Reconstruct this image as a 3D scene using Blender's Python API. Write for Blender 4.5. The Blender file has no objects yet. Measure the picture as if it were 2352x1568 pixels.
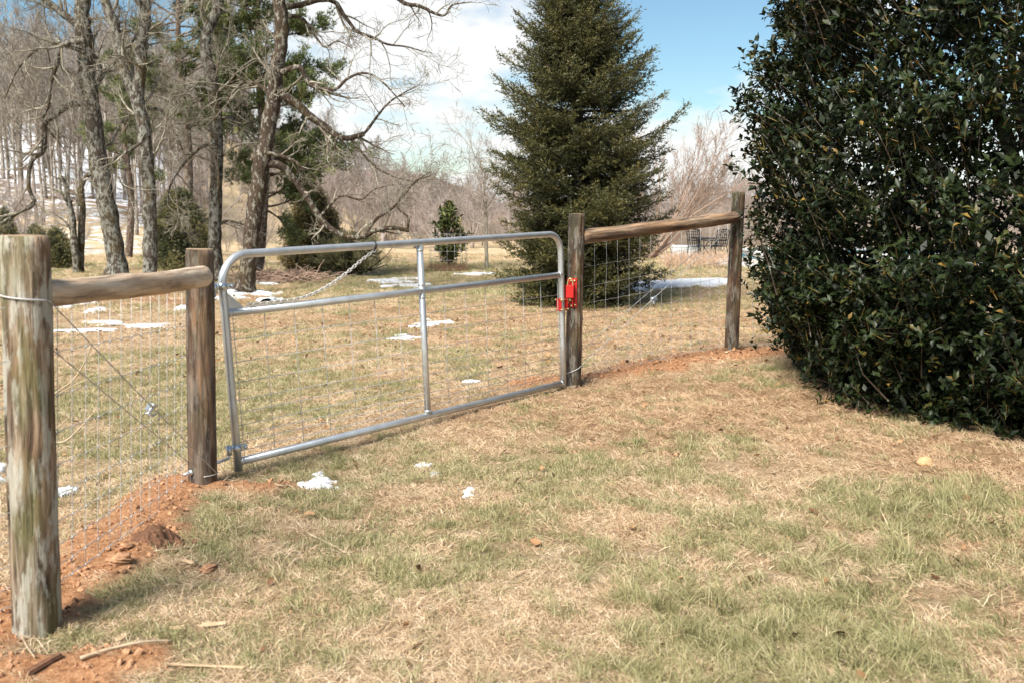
import bpy, math, random
import numpy as np
R = math.radians
SC = bpy.context.scene
COL = SC.collection
rnd = random.Random(7)
nrg = np.random.default_rng(11)

# ------------------------------------------------------------------ camera, sky, sun, exposure
CAM_Z = 1.6
FPX, CX, CY = 2287.0, 1176.0, 784.0          # focal length and centre, in units of a 2352 px wide picture
PITCH = math.atan(314.0 / FPX)
cam_d = bpy.data.cameras.new('camera')
cam_d.sensor_width = 36.0
cam_d.lens = 36.0 * FPX / 2352.0
cam_d.clip_start = 0.05
cam_d.clip_end = 3000
cam_d.dof.use_dof = True
cam_d.dof.focus_distance = 8.3
cam_d.dof.aperture_fstop = 4.0
cam = bpy.data.objects.new('camera', cam_d)
COL.objects.link(cam)
cam.location = (0, 0, CAM_Z)
cam.rotation_euler = (math.pi / 2 - PITCH, 0, 0)
SC.camera = cam

SUN_AZ = R(-147)       # measured from +Y towards +X : the sun stands left of and behind the camera, veiled by thin cloud
SUN_EL = R(46)
world = bpy.data.worlds.new('World')
SC.world = world
world.use_nodes = True
wn, wl = world.node_tree.nodes, world.node_tree.links
wn.clear()
def wmath(op, a, b=None, clamp=False):
    n = wn.new('ShaderNodeMath'); n.operation = op; n.use_clamp = clamp
    for i, v in enumerate((a, b)):
        if v is None: continue
        if hasattr(v, 'links') or hasattr(v, 'is_linked'): wl.new(v, n.inputs[i])
        else: n.inputs[i].default_value = v
    return n.outputs[0]
w_out = wn.new('ShaderNodeOutputWorld'); w_bg = wn.new('ShaderNodeBackground')
w_sky = wn.new('ShaderNodeTexSky'); w_sky.sky_type = 'NISHITA'; w_sky.sun_disc = False
w_sky.sun_elevation = SUN_EL; w_sky.sun_rotation = SUN_AZ
w_sky.air_density = 1.0; w_sky.dust_density = 0.2; w_sky.ozone_density = 1.2
w_tc = wn.new('ShaderNodeTexCoord'); w_sep = wn.new('ShaderNodeSeparateXYZ')
wl.new(w_tc.outputs['Generated'], w_sep.inputs[0])
az = wmath('ARCTAN2', w_sep.outputs[0], w_sep.outputs[1])
el = wmath('ARCSINE', w_sep.outputs[2])
w_cmb = wn.new('ShaderNodeCombineXYZ')
wl.new(az, w_cmb.inputs[0]); wl.new(wmath('MULTIPLY', el, 2.6), w_cmb.inputs[1])
def wnoise(scale, det, rough, off):
    mp = wn.new('ShaderNodeMapping'); mp.inputs['Location'].default_value = off
    wl.new(w_cmb.outputs[0], mp.inputs[0])
    n = wn.new('ShaderNodeTexNoise'); n.inputs['Scale'].default_value = scale
    n.inputs['Detail'].default_value = det; n.inputs['Roughness'].default_value = rough
    wl.new(mp.outputs[0], n.inputs['Vector']); return n.outputs[0]
def wbump(a0, aw, e0, ew, amp):
    da = wmath('DIVIDE', wmath('SUBTRACT', az, a0), aw); de = wmath('DIVIDE', wmath('SUBTRACT', el, e0), ew)
    s = wmath('ADD', wmath('MULTIPLY', da, da), wmath('MULTIPLY', de, de))
    return wmath('MULTIPLY', wmath('EXPONENT', wmath('MULTIPLY', s, -1.0)), amp)
cn = wnoise(5.5, 7, 0.55, (1.3, 0.4, 2.0))
cn2 = wnoise(16.0, 5, 0.6, (4.3, 1.4, 0.3))
dens = wmath('ADD', wmath('MULTIPLY', cn, 0.75), wmath('MULTIPLY', cn2, 0.28))
for b in [(-0.12, 0.18, 0.15, 0.11, 0.17), (-0.40, 0.14, 0.17, 0.10, -0.10), (0.17, 0.10, 0.17, 0.075, -0.26),
          (0.22, 0.14, 0.045, 0.035, 0.16), (-0.07, 0.10, 0.035, 0.016, -0.16)]:
    dens = wmath('ADD', dens, wbump(*b))
low = wmath('DIVIDE', el, 0.065)                       # cloud thickens towards the horizon all round
dens = wmath('ADD', dens, wmath('MULTIPLY', wmath('EXPONENT', wmath('MULTIPLY', wmath('MULTIPLY', low, low), -1.0)), 0.20))
w_ramp = wn.new('ShaderNodeValToRGB')
w_ramp.color_ramp.elements[0].position = 0.50; w_ramp.color_ramp.elements[0].color = (0, 0, 0, 1)
w_ramp.color_ramp.elements[1].position = 0.66; w_ramp.color_ramp.elements[1].color = (1, 1, 1, 1)
wl.new(dens, w_ramp.inputs[0])
w_mix = wn.new('ShaderNodeMix'); w_mix.data_type = 'RGBA'
wl.new(wmath('MULTIPLY', w_ramp.outputs[0], 0.93), w_mix.inputs[0])
w_tint = wn.new('ShaderNodeMix'); w_tint.data_type = 'RGBA'; w_tint.blend_type = 'MULTIPLY'; w_tint.inputs[0].default_value = 1
wl.new(w_sky.outputs[0], w_tint.inputs[6]); w_tint.inputs[7].default_value = (0.80, 0.97, 1.0, 1)
wl.new(w_tint.outputs[2], w_mix.inputs[6]); w_mix.inputs[7].default_value = (8.1, 8.1, 8.0, 1)
wl.new(w_mix.outputs[2], w_bg.inputs[0]); w_bg.inputs[1].default_value = 0.064
wl.new(w_bg.outputs[0], w_out.inputs[0])

sun_d = bpy.data.lights.new('sun', 'SUN'); sun_d.energy = 4.6; sun_d.angle = R(26.0); sun_d.color = (1.0, 0.94, 0.85)
sun = bpy.data.objects.new('sun', sun_d); COL.objects.link(sun)
from mathutils import Vector, Matrix, Quaternion
sdir = Vector((math.sin(SUN_AZ) * math.cos(SUN_EL), math.cos(SUN_AZ) * math.cos(SUN_EL), math.sin(SUN_EL)))
sun.rotation_euler = (-sdir).to_track_quat('-Z', 'Y').to_euler()
sun.location = sdir * 40
SC.view_settings.view_transform = 'Standard'
SC.view_settings.look = 'None'
SC.view_settings.gamma = 1.0
SC.view_settings.use_curve_mapping = False
SC.view_settings.exposure = 1.02
SC.render.engine = 'CYCLES'
SC.cycles.max_bounces = 5; SC.cycles.diffuse_bounces = 3; SC.cycles.glossy_bounces = 2; SC.cycles.transmission_bounces = 3
SC.render.resolution_x, SC.render.resolution_y = 1024, 682

# ------------------------------------------------------------------ helpers : numbers
def P(u, v, Y):
    """point of the place seen at (u, v) of a 2352 x 1568 picture that lies Y metres ahead"""
    c, s = math.cos(PITCH), math.sin(PITCH)
    a, b = (u - CX) / FPX, (CY - v) / FPX
    k = Y / (c + b * s)
    return Vector((a * k, Y, CAM_Z + (-s + b * c) * k))
def sstep(t):
    t = np.clip(t, 0, 1); return t * t * (3 - 2 * t)
def vnoise(x, y, seed=0):
    x = np.asarray(x, float); y = np.asarray(y, float)
    xi = np.floor(x).astype(np.int64); yi = np.floor(y).astype(np.int64)
    xf = x - xi; yf = y - yi; xf = xf * xf * (3 - 2 * xf); yf = yf * yf * (3 - 2 * yf)
    def h(a, b):
        n = (a * 374761393 + b * 668265263 + seed * 1442695041) & 0xffffffff
        n = ((n ^ (n >> 13)) * 1274126177) & 0xffffffff
        n = (n ^ (n >> 16)) & 0xffff
        return n / 65535.0
    return (h(xi, yi) * (1 - xf) + h(xi + 1, yi) * xf) * (1 - yf) + (h(xi, yi + 1) * (1 - xf) + h(xi + 1, yi + 1) * xf) * yf
def fbm(x, y, o=4, seed=0, rough=0.5):
    s = 0; a = 1; t = 0
    for i in range(o):
        s = s + a * vnoise(np.asarray(x) * 2 ** i + 17.3 * i, np.asarray(y) * 2 ** i - 9.1 * i, seed + i); t += a; a *= rough
    return s / t

# post positions (x, y) and the height of the ground there
YP1, YP2, YP3, YP4 = 3.5, 5.5, 8.25, 9.95
B1, B2, B3, B4 = P(82, 1440, YP1), P(465, 1121, YP2), P(1315, 884, YP3), P(1679, 803, YP4)
ANCH = [(B1.x, B1.y, B1.z), (B2.x, B2.y, B2.z), (B3.x, B3.y, B3.z), (B4.x, B4.y, B4.z), (3.0, 6.8, 0.06), (0.0, 3.2, 0.0), (1.5, 4, 0.02)]
def ground_z(x, y):
    x = np.asarray(x, float); y = np.asarray(y, float)
    num = 0.0; den = 0.18 + 0 * x
    for ax, ay, azz in ANCH:
        w = np.exp(-((x - ax) ** 2 + (y - ay) ** 2) / (2 * 1.1 ** 2)); num = num + w * azz; den = den + w
    z = num / den
    yy = np.maximum(y, 0)
    z = z - 2.3 * sstep((yy - 18) / 82) - 1.0 * sstep((yy - 100) / 100) + 5 * sstep((yy - 190) / 300)
    z = z + 13.5 * sstep((yy - 35) / 85) * sstep((-x - 8) / 35)
    r = np.hypot(x, y)
    z = z + (fbm(x * 0.35, y * 0.35, 3, 5) - 0.5) * 0.10 * sstep((r - 4) / 10)
    z = z + (fbm(x * 0.05, y * 0.05, 2, 9) - 0.5) * 1.2 * sstep((r - 30) / 60)
    # soil thrown up along the fence
    s = soil_mask(x, y)
    z = z + s * (0.03 + 0.05 * (fbm(x * 9, y * 9, 3, 21) - 0.35)) + (fbm(x * 5, y * 5, 3, 31) - 0.5) * 0.03 * (r < 14)
    return z
def seg_d(x, y, a, b):
    ax, ay = a; bx, by = b
    t = np.clip(((x - ax) * (bx - ax) + (y - ay) * (by - ay)) / ((bx - ax) ** 2 + (by - ay) ** 2), 0, 1)
    return np.hypot(x - ax - t * (bx - ax), y - ay - t * (by - ay))
def soil_mask(x, y):
    n = fbm(x * 2.2, y * 2.2, 3, 3); n2 = fbm(x * 7, y * 7, 2, 4)
    m = 0 * x
    for a, b, w in [((B1.x - 1.3, B1.y - 0.9), (B1.x - 0.30, B1.y + 0.10), 0.32), ((B1.x - .05, B1.y), (B1.x - 0.06, B1.y + 0.9), 0.21),
                    ((B1.x - 0.05, B1.y + 0.7), (B2.x - 0.15, B2.y + 0.02), 0.27), ((B2.x, B2.y), (B2.x + 0.36, B2.y - .03), 0.17),
                    ((B3.x - 0.45, B3.y + 0.05), (B3.x + 1.0, B3.y + 0.75), 0.22), ((B3.x + 0.6, B3.y + 0.75), (B4.x + 0.5, B4.y + 0.1), 0.34),
                    ((B4.x, B4.y), (B4.x + 1.4, B4.y + 0.5), 0.22), ((B1.x + 0.1, B1.y - 0.35), (B1.x + 0.5, B1.y - 0.25), 0.20)]:
        d = seg_d(x, y, a, b)
        m = np.maximum(m, sstep((w * (0.55 + 0.9 * n) - d) / 0.14 + (n2 - .5) * 1.2))
    return m
def G(u, v):
    """where the line of sight through (u, v) meets the ground"""
    lo, hi = 1.0, 400.0
    f = lambda Y: P(u, v, Y).z - float(ground_z(P(u, v, Y).x, Y))
    Y = 1.0
    while Y < 400 and f(Y) > 0: Y *= 1.02
    lo, hi = Y / 1.02, Y
    for _ in range(20):
        m = (lo + hi) / 2
        if f(m) > 0: lo = m
        else: hi = m
    p = P(u, v, lo); return Vector((p.x, p.y, float(ground_z(p.x, p.y))))
def gz(x, y): return float(ground_z(x, y))

# ------------------------------------------------------------------ helpers : objects
def tag(o, label=None, cat=None, group=None, kind=None):
    if label: o['label'] = label
    if cat: o['category'] = cat
    if group: o['group'] = group
    if kind: o['kind'] = kind
    return o
def empty(name, loc, label=None, cat=None, group=None):
    o = bpy.data.objects.new(name, None); o.empty_display_size = 0.1
    COL.objects.link(o); o.location = loc
    return tag(o, label, cat, group)
def link(name, me, parent=None, world=True):
    o = bpy.data.objects.new(name, me); COL.objects.link(o)
    if parent is not None:
        o.parent = parent
        if world: o.matrix_parent_inverse = Matrix.Translation(parent.location).inverted() if parent.rotation_euler[:] == (0, 0, 0) else parent.matrix_basis.inverted()
    return o
def mesh_np(name, V, F, mats, smooth=True, attrs=None, matidx=None):
    """V (n,3); F a list of integer arrays (m,k) of faces with k corners"""
    me = bpy.data.meshes.new(name)
    V = np.asarray(V, np.float32)
    me.vertices.add(len(V)); me.vertices.foreach_set('co', V.ravel())
    F = [np.asarray(f, np.int32) for f in F if len(f)]
    nl = sum(f.size for f in F); nf = sum(len(f) for f in F)
    me.loops.add(nl); me.polygons.add(nf)
    me.loops.foreach_set('vertex_index', np.concatenate([f.ravel() for f in F]))
    tot = np.concatenate([np.full(len(f), f.shape[1], np.int32) for f in F])
    st = np.concatenate([[0], np.cumsum(tot)[:-1]]).astype(np.int32)
    me.polygons.foreach_set('loop_start', st)
    try: me.polygons.foreach_set('loop_total', tot)
    except Exception: pass
    me.polygons.foreach_set('use_smooth', np.full(nf, smooth))
    if matidx is not None: me.polygons.foreach_set('material_index', np.asarray(matidx, np.int32))
    if not isinstance(mats, (list, tuple)): mats = [mats]
    for m in mats: me.materials.append(m)
    for k, a in (attrs or {}).items():
        at = me.attributes.new(k, 'FLOAT', 'POINT'); at.data.foreach_set('value', np.asarray(a, np.float32))
    me.update(calc_edges=True); me.validate()
    return me

class Tubes:
    """collects tubes; build() turns them into one mesh"""
    def __init__(s): s.g = {}
    def add(s, pts, rad, sides=6, cap=True):
        s.g.setdefault((len(pts), sides, cap), []).append((pts, rad))
    def arrays(s):
        VV, FF3, FF4, off = [], [], [], 0
        for (n, k, cap), L in s.g.items():
            Pt = np.array([[tuple(p) for p in a[0]] for a in L], float); Rd = np.array([a[1] for a in L], float)
            m = len(L)
            T = np.zeros_like(Pt); T[:, 1:-1] = Pt[:, 2:] - Pt[:, :-2]; T[:, 0] = Pt[:, 1] - Pt[:, 0]; T[:, -1] = Pt[:, -1] - Pt[:, -2]
            T /= np.linalg.norm(T, axis=2, keepdims=True) + 1e-9
            N = np.zeros_like(Pt)
            ref = np.where(np.abs(T[:, 0, 2:3]) < 0.9, np.array([[0, 0, 1.0]]), np.array([[1.0, 0, 0]]))
            cur = np.cross(T[:, 0], ref); cur /= np.linalg.norm(cur, axis=1, keepdims=True) + 1e-9
            for i in range(n):
                cur = cur - T[:, i] * np.sum(cur * T[:, i], axis=1, keepdims=True)
                cur /= np.linalg.norm(cur, axis=1, keepdims=True) + 1e-9
                N[:, i] = cur
            Bn = np.cross(T, N)
            an = np.linspace(0, 2 * np.pi, k, endpoint=False)
            V = Pt[:, :, None, :] + Rd[:, :, None, None] * (np.cos(an)[None, None, :, None] * N[:, :, None, :] + np.sin(an)[None, None, :, None] * Bn[:, :, None, :])
            VV.append(V.reshape(-1, 3))
            base = off + np.arange(m)[:, None, None] * n * k
            i = np.arange(n - 1)[None, :, None] * k; j = np.arange(k)[None, None, :]; j2 = (j + 1) % k
            FF4.append(np.stack([base + i + j, base + i + j2, base + i + k + j2, base + i + k + j], -1).reshape(-1, 4))
            if cap and k >= 3:
                b0 = off + np.arange(m)[:, None] * n * k; b1 = b0 + (n - 1) * k
                t = np.arange(1, k - 1)[None, :]
                FF3.append(np.stack([b0 + 0 * t, b0 + t + 1, b0 + t], -1).reshape(-1, 3))
                FF3.append(np.stack([b1 + 0 * t, b1 + t, b1 + t + 1], -1).reshape(-1, 3))
            off += m * n * k
        V = np.concatenate(VV); F4 = np.concatenate(FF4)
        F3 = np.concatenate(FF3) if FF3 else np.zeros((0, 3), int)
        return V, F3, F4
    def mesh(s, name, mat, smooth=True):
        V, F3, F4 = s.arrays(); return mesh_np(name, V, [F3, F4], mat, smooth)
def tube_obj(name, pts, rad, mat, parent=None, sides=12, label=None):
    t = Tubes(); t.add(pts, [rad] * len(pts) if not hasattr(rad, '__len__') else rad, sides)
    return link(name, t.mesh(name, mat), parent)
def box_arrays(c, ax, ay, az, hx, hy, hz, bev=0.0):
    """a box with chamfered vertical edges, given centre, three axes and half sizes"""
    c = np.array(c); ax, ay, az = (np.array(a) for a in (ax, ay, az))
    b = min(bev, hx * .6, hy * .6, hz * .6)
    if b <= 0:
        pr = [(-hx, -hy), (hx, -hy), (hx, hy), (-hx, hy)]
    else:
        pr = [(-hx + b, -hy), (hx - b, -hy), (hx, -hy + b), (hx, hy - b), (hx - b, hy), (-hx + b, hy), (-hx, hy - b), (-hx, -hy + b)]
    k = len(pr); V = []
    rings = [(-hz, 1 - b / max(hx, hy)), (-hz + b, 1), (hz - b, 1), (hz, 1 - b / max(hx, hy))] if b > 0 else [(-hz, 1), (hz, 1)]
    for zz, sc in rings:
        for x, y in pr: V.append(c + ax * x * sc + ay * y * sc + az * zz)
    F4 = [(i * k + j, i * k + (j + 1) % k, (i + 1) * k + (j + 1) % k, (i + 1) * k + j) for i in range(len(rings) - 1) for j in range(k)]
    top = (len(rings) - 1) * k
    F3 = [(0, t + 1, t) for t in range(1, k - 1)] + [(top, top + t, top + t + 1) for t in range(1, k - 1)]
    return np.array(V), np.array(F3), np.array(F4)
def boxes_mesh(name, L, mat, smooth=False):
    VV, A, B, off = [], [], [], 0
    for b in L:
        V, F3, F4 = box_arrays(*b); VV.append(V); A.append(F3 + off); B.append(F4 + off); off += len(V)
    return mesh_np(name, np.concatenate(VV), [np.concatenate(A), np.concatenate(B)], mat, smooth)
X_, Y_, Z_ = (1, 0, 0), (0, 1, 0), (0, 0, 1)

# ------------------------------------------------------------------ materials
def nmat(name):
    m = bpy.data.materials.new(name); m.use_nodes = True
    t = m.node_tree; b = t.nodes['Principled BSDF']; return m, t, b
def nd(t, typ, **kw):
    n = t.nodes.new(typ)
    for k, v in kw.items():
        if k in n.inputs.keys() if hasattr(n.inputs, 'keys') else False: n.inputs[k].default_value = v
        else: setattr(n, k, v)
    return n
def ramp(t, src, stops):
    r = t.nodes.new('ShaderNodeValToRGB'); e = r.color_ramp.elements
    while len(e) < len(stops): e.new(0.5)
    for i, (p, c) in enumerate(stops):
        e[i].position = p; e[i].color = (*c, 1) if len(c) == 3 else c
    t.links.new(src, r.inputs[0]); return r.outputs[0]
def noise(t, vec, scale, det=4, rough=0.5, dist=0.0):
    n = t.nodes.new('ShaderNodeTexNoise')
    n.inputs['Scale'].default_value = scale; n.inputs['Detail'].default_value = det
    n.inputs['Roughness'].default_value = rough; n.inputs['Distortion'].default_value = dist
    if vec is not None: t.links.new(vec, n.inputs['Vector'])
    return n.outputs[0]
def mapping(t, vec, scale=(1, 1, 1), loc=(0, 0, 0)):
    m = t.nodes.new('ShaderNodeMapping'); m.inputs['Scale'].default_value = scale; m.inputs['Location'].default_value = loc
    t.links.new(vec, m.inputs[0]); return m.outputs[0]
def mixc(t, f, a, b, mode='MIX'):
    m = t.nodes.new('ShaderNodeMix'); m.data_type = 'RGBA'; m.blend_type = mode
    for i, v in ((0, f), (6, a), (7, b)):
        if hasattr(v, 'is_linked'): t.links.new(v, m.inputs[i])
        else: m.inputs[i].default_value = v if i == 0 else ((*v, 1) if len(v) == 3 else v)
    return m.outputs[2]
def mth(t, op, a, b=None, clamp=False):
    n = t.nodes.new('ShaderNodeMath'); n.operation = op; n.use_clamp = clamp
    for i, v in enumerate((a, b)):
        if v is None: continue
        if hasattr(v, 'is_linked'): t.links.new(v, n.inputs[i])
        else: n.inputs[i].default_value = v
    return n.outputs[0]
def attr(t, name):
    n = t.nodes.new('ShaderNodeAttribute'); n.attribute_name = name; return n.outputs['Fac']
def bump(t, b, h, dist=0.01, st=1.0):
    n = t.nodes.new('ShaderNodeBump'); n.inputs['Distance'].default_value = dist; n.inputs['Strength'].default_value = st
    t.links.new(h, n.inputs['Height']); t.links.new(n.outputs[0], b.inputs['Normal'])
def pos(t):
    return t.nodes.new('ShaderNodeNewGeometry').outputs['Position']
def oco(t):
    return t.nodes.new('ShaderNodeTexCoord').outputs['Object']
def flat(name, col, rough=0.6, metal=0.0, var=0.15, scale=20):
    m, t, b = nmat(name)
    n = noise(t, pos(t), scale, 4, 0.6)
    c = ramp(t, n, [(0.3, tuple(x * (1 - var) for x in col)), (0.7, tuple(min(1, x * (1 + var)) for x in col))])
    t.links.new(c, b.inputs['Base Color']); b.inputs['Roughness'].default_value = rough; b.inputs['Metallic'].default_value = metal
    return m
M = {}
def wood(name, dark, mid, light, scale=1.0, moss=0.0, dk=0.9, axis=2, warm=(0.30, 0.15, 0.06), warmth=0.3):
    m, t, b = nmat(name); p = oco(t)
    sc = [38, 38, 38]; sc[axis] = 3.6
    v = mapping(t, p, tuple(s * scale for s in sc))
    n1 = noise(t, v, 1.0, 6, 0.62, 0.4)
    sc2 = [7, 7, 7]; sc2[axis] = 1.6
    n2 = noise(t, mapping(t, p, tuple(sc2), (3, 1, 2)), 1.0, 5, 0.6, 0.3)
    c = ramp(t, n1, [(0.36, dark), (0.49, mid), (0.63, light)])
    c2 = ramp(t, n1, [(0.28, tuple(x * .6 for x in dark)), (0.55, warm), (0.75, tuple(x * 1.5 for x in warm))])
    f = ramp(t, n2, [(0.45, (0, 0, 0)), (0.62, (warmth,) * 3)])
    c = mixc(t, f, c, c2)
    n4 = noise(t, mapping(t, p, tuple(s * .4 for s in sc), (8, 2, 5)), 1.0, 4, 0.6)
    c = mixc(t, ramp(t, n4, [(0.47, (0.0,) * 3), (0.56, (dk,) * 3)]), c, mixc(t, 1.0, c, (0.36, 0.32, 0.29), 'MULTIPLY'))
    if moss > 0:
        n3 = noise(t, mapping(t, p, (20, 20, 5), (5, 5, 5)), 1.0, 6, 0.68)
        c = mixc(t, ramp(t, n3, [(0.50, (0, 0, 0)), (0.57, (moss,) * 3)]), c, (0.46, 0.45, 0.38))
        n5 = noise(t, mapping(t, p, (6, 6, 2.2), (1, 7, 3)), 1.0, 4, 0.6)
        c = mixc(t, ramp(t, n5, [(0.50, (0, 0, 0)), (0.66, (moss * .9,) * 3)]), c, (0.13, 0.125, 0.04))
    t.links.new(c, b.inputs['Base Color']); b.inputs['Roughness'].default_value = 0.88
    bump(t, b, mth(t, 'ADD', n1, n4), 0.012, 1.0)
    return m
M['post_old'] = wood('weathered_post_wood', (0.045, 0.034, 0.024), (0.20, 0.15, 0.10), (0.38, 0.33, 0.255), 1.3, 0.7, warmth=.45)
M['post'] = wood('brown_post_wood', (0.034, 0.024, 0.017), (0.095, 0.063, 0.044), (0.16, 0.115, 0.084), 1.0, 0.15, warmth=.35)
M['post_b'] = wood('dark_post_wood', (0.017, 0.012, 0.009), (0.048, 0.033, 0.023), (0.105, 0.078, 0.056), 0.8, 0.25, warm=(0.20, 0.095, 0.04), warmth=.6)
M['rail'] = wood('rail_wood', (0.28, 0.20, 0.14), (0.58, 0.45, 0.32), (0.70, 0.58, 0.44), 0.7, 0.0, 0.25, axis=0, warm=(0.52, 0.35, 0.21), warmth=.7)
M['rail_b'] = wood('rail_wood_brown', (0.08, 0.055, 0.04), (0.26, 0.18, 0.12), (0.42, 0.31, 0.215), 0.7, 0.0, 0.6, axis=0, warm=(0.40, 0.24, 0.13), warmth=.8)
def endgrain():
    m, t, b = nmat('sawn_end_grain'); p = oco(t)
    w = t.nodes.new('ShaderNodeTexWave'); w.wave_type = 'RINGS'; w.rings_direction = 'Z'; w.inputs['Scale'].default_value = 55; w.inputs['Distortion'].default_value = 3; t.links.new(p, w.inputs['Vector'])
    n = mth(t, 'ADD', mth(t, 'MULTIPLY', noise(t, p, 60, 4, 0.6), .6), mth(t, 'MULTIPLY', w.outputs[1], .35))
    t.links.new(ramp(t, n, [(0.3, (0.20, 0.13, 0.07)), (0.7, (0.44, 0.31, 0.19))]), b.inputs['Base Color']); b.inputs['Roughness'].default_value = .9
    return m
M['endgrain'] = endgrain()
def galv():
    m, t, b = nmat('galvanised_steel'); p = pos(t)
    n = noise(t, p, 9, 5, 0.6); n2 = noise(t, p, 120, 2, 0.5)
    t.links.new(ramp(t, n, [(0.3, (0.52, 0.54, 0.55)), (0.65, (0.68, 0.70, 0.70))]), b.inputs['Base Color'])
    b.inputs['Metallic'].default_value = 0.75
    t.links.new(ramp(t, n2, [(0.3, (0.34,) * 3), (0.7, (0.46,) * 3)]), b.inputs['Roughness'])
    bump(t, b, n, 0.003, 0.3)
    return m
M['galv'] = galv()
M['wire'] = flat('galvanised_wire', (0.48, 0.48, 0.47), 0.6, 0.3, 0.15, 40)
M['zinc'] = flat('zinc_bolt', (0.62, 0.66, 0.68), 0.3, 0.85, 0.1, 60)
M['yzinc'] = flat('yellow_zinc_bolt', (0.62, 0.50, 0.24), 0.35, 0.7, 0.15, 80)
M['chain'] = flat('chain_steel', (0.72, 0.70, 0.66), 0.45, 0.35, 0.12, 80)
M['black'] = flat('black_plastic', (0.02, 0.02, 0.022), 0.5, 0, 0.2, 60)
m, t, b = nmat('red_paint'); n = noise(t, pos(t), 45, 5, 0.6)
t.links.new(ramp(t, n, [(0.3, (0.40, 0.012, 0.010)), (0.7, (0.52, 0.018, 0.013))]), b.inputs['Base Color']); b.inputs['Roughness'].default_value = 0.38
bump(t, b, n, 0.001, 0.3)
M['red'] = m

def ground_mat():
    m, t, b = nmat('ground_turf_and_soil'); p = pos(t)
    n0 = noise(t, p, 260, 3, 0.6); n1 = noise(t, p, 42, 6, 0.7); n2 = noise(t, p, 3.0, 4, 0.6); n3 = noise(t, p, 0.06, 4, 0.55)
    straw = ramp(t, n1, [(0.30, (0.20, 0.135, 0.08)), (0.48, (0.42, 0.30, 0.185)), (0.70, (0.61, 0.475, 0.325))])
    brown = ramp(t, n1, [(0.32, (0.17, 0.10, 0.055)), (0.55, (0.36, 0.235, 0.13)), (0.75, (0.48, 0.34, 0.21))])
    green = ramp(t, n1, [(0.30, (0.12, 0.105, 0.045)), (0.50, (0.27, 0.235, 0.115)), (0.72, (0.44, 0.36, 0.21))])
    soil = ramp(t, n1, [(0.30, (0.19, 0.086, 0.042)), (0.48, (0.44, 0.215, 0.102)), (0.70, (0.62, 0.36, 0.195))])
    field = ramp(t, noise(t, p, 0.8, 5, 0.65), [(0.3, (0.46, 0.335, 0.20)), (0.7, (0.60, 0.46, 0.29))])
    c = mixc(t, attr(t, 'brown'), straw, brown)
    c = mixc(t, attr(t, 'field'), c, field)
    c = mixc(t, attr(t, 'green'), c, green)
    litter = ramp(t, n2, [(0.3, (0.22, 0.115, 0.06)), (0.7, (0.40, 0.22, 0.12))])
    c = mixc(t, attr(t, 'litter'), c, litter)
    c = mixc(t, attr(t, 'soil'), c, soil)
    leaf = ramp(t, noise(t, p, 5, 5, 0.7), [(0.35, (0.10, 0.065, 0.045)), (0.65, (0.27, 0.18, 0.12))])
    c = mixc(t, attr(t, 'woods'), c, leaf)
    sn = noise(t, p, 1.1, 6, 0.72)
    sm = ramp(t, mth(t, 'ADD', attr(t, 'snow'), mth(t, 'MULTIPLY', mth(t, 'SUBTRACT', sn, 0.5), 1.6)), [(0.52, (0, 0, 0)), (0.60, (1, 1, 1))])
    c = mixc(t, sm, c, (0.80, 0.82, 0.85))
    t.links.new(c, b.inputs['Base Color']); b.inputs['Roughness'].default_value = 0.95
    b.inputs['Specular IOR Level'].default_value = 0.2
    bump(t, b, mth(t, 'ADD', mth(t, 'MULTIPLY', n0, 0.3), n1), 0.03, 0.9)
    return m
M['ground'] = ground_mat()
def blade_mat(name, stops, trans=0.25, rough=0.6):
    m, t, b = nmat(name)
    oi = t.nodes.new('ShaderNodeObjectInfo').outputs['Random']
    a = attr(t, 'tint')
    f = mth(t, 'FRACT', mth(t, 'ADD', mth(t, 'MULTIPLY', oi, 0.55), mth(t, 'MULTIPLY', a, 0.75)))
    c = ramp(t, mth(t, 'ADD', mth(t, 'MULTIPLY', oi, 0.4), mth(t, 'MULTIPLY', a, 0.6)), stops)
    t.links.new(c, b.inputs['Base Color']); b.inputs['Roughness'].default_value = rough
    b.inputs['Specular IOR Level'].default_value = 0.3
    tr = t.nodes.new('ShaderNodeBsdfTranslucent'); t.links.new(c, tr.inputs[0])
    mx = t.nodes.new('ShaderNodeMixShader'); mx.inputs[0].default_value = trans
    t.links.new(b.outputs[0], mx.inputs[1]); t.links.new(tr.outputs[0], mx.inputs[2])
    t.links.new(mx.outputs[0], t.nodes['Material Output'].inputs[0])
    return m
M['straw'] = blade_mat('dry_grass', [(0.0, (0.34, 0.225, 0.13)), (0.35, (0.55, 0.405, 0.25)), (0.7, (0.67, 0.525, 0.355)), (1.0, (0.76, 0.655, 0.50))])
M['brown_straw'] = blade_mat('brown_dry_grass', [(0.0, (0.32, 0.19, 0.10)), (0.4, (0.53, 0.36, 0.22)), (0.8, (0.64, 0.48, 0.31)), (1.0, (0.72, 0.58, 0.41))])
M['green'] = blade_mat('green_grass', [(0.0, (0.15, 0.155, 0.06)), (0.4, (0.29, 0.28, 0.125)), (0.7, (0.45, 0.40, 0.215)), (1.0, (0.68, 0.59, 0.39))], 0.3)
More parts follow.
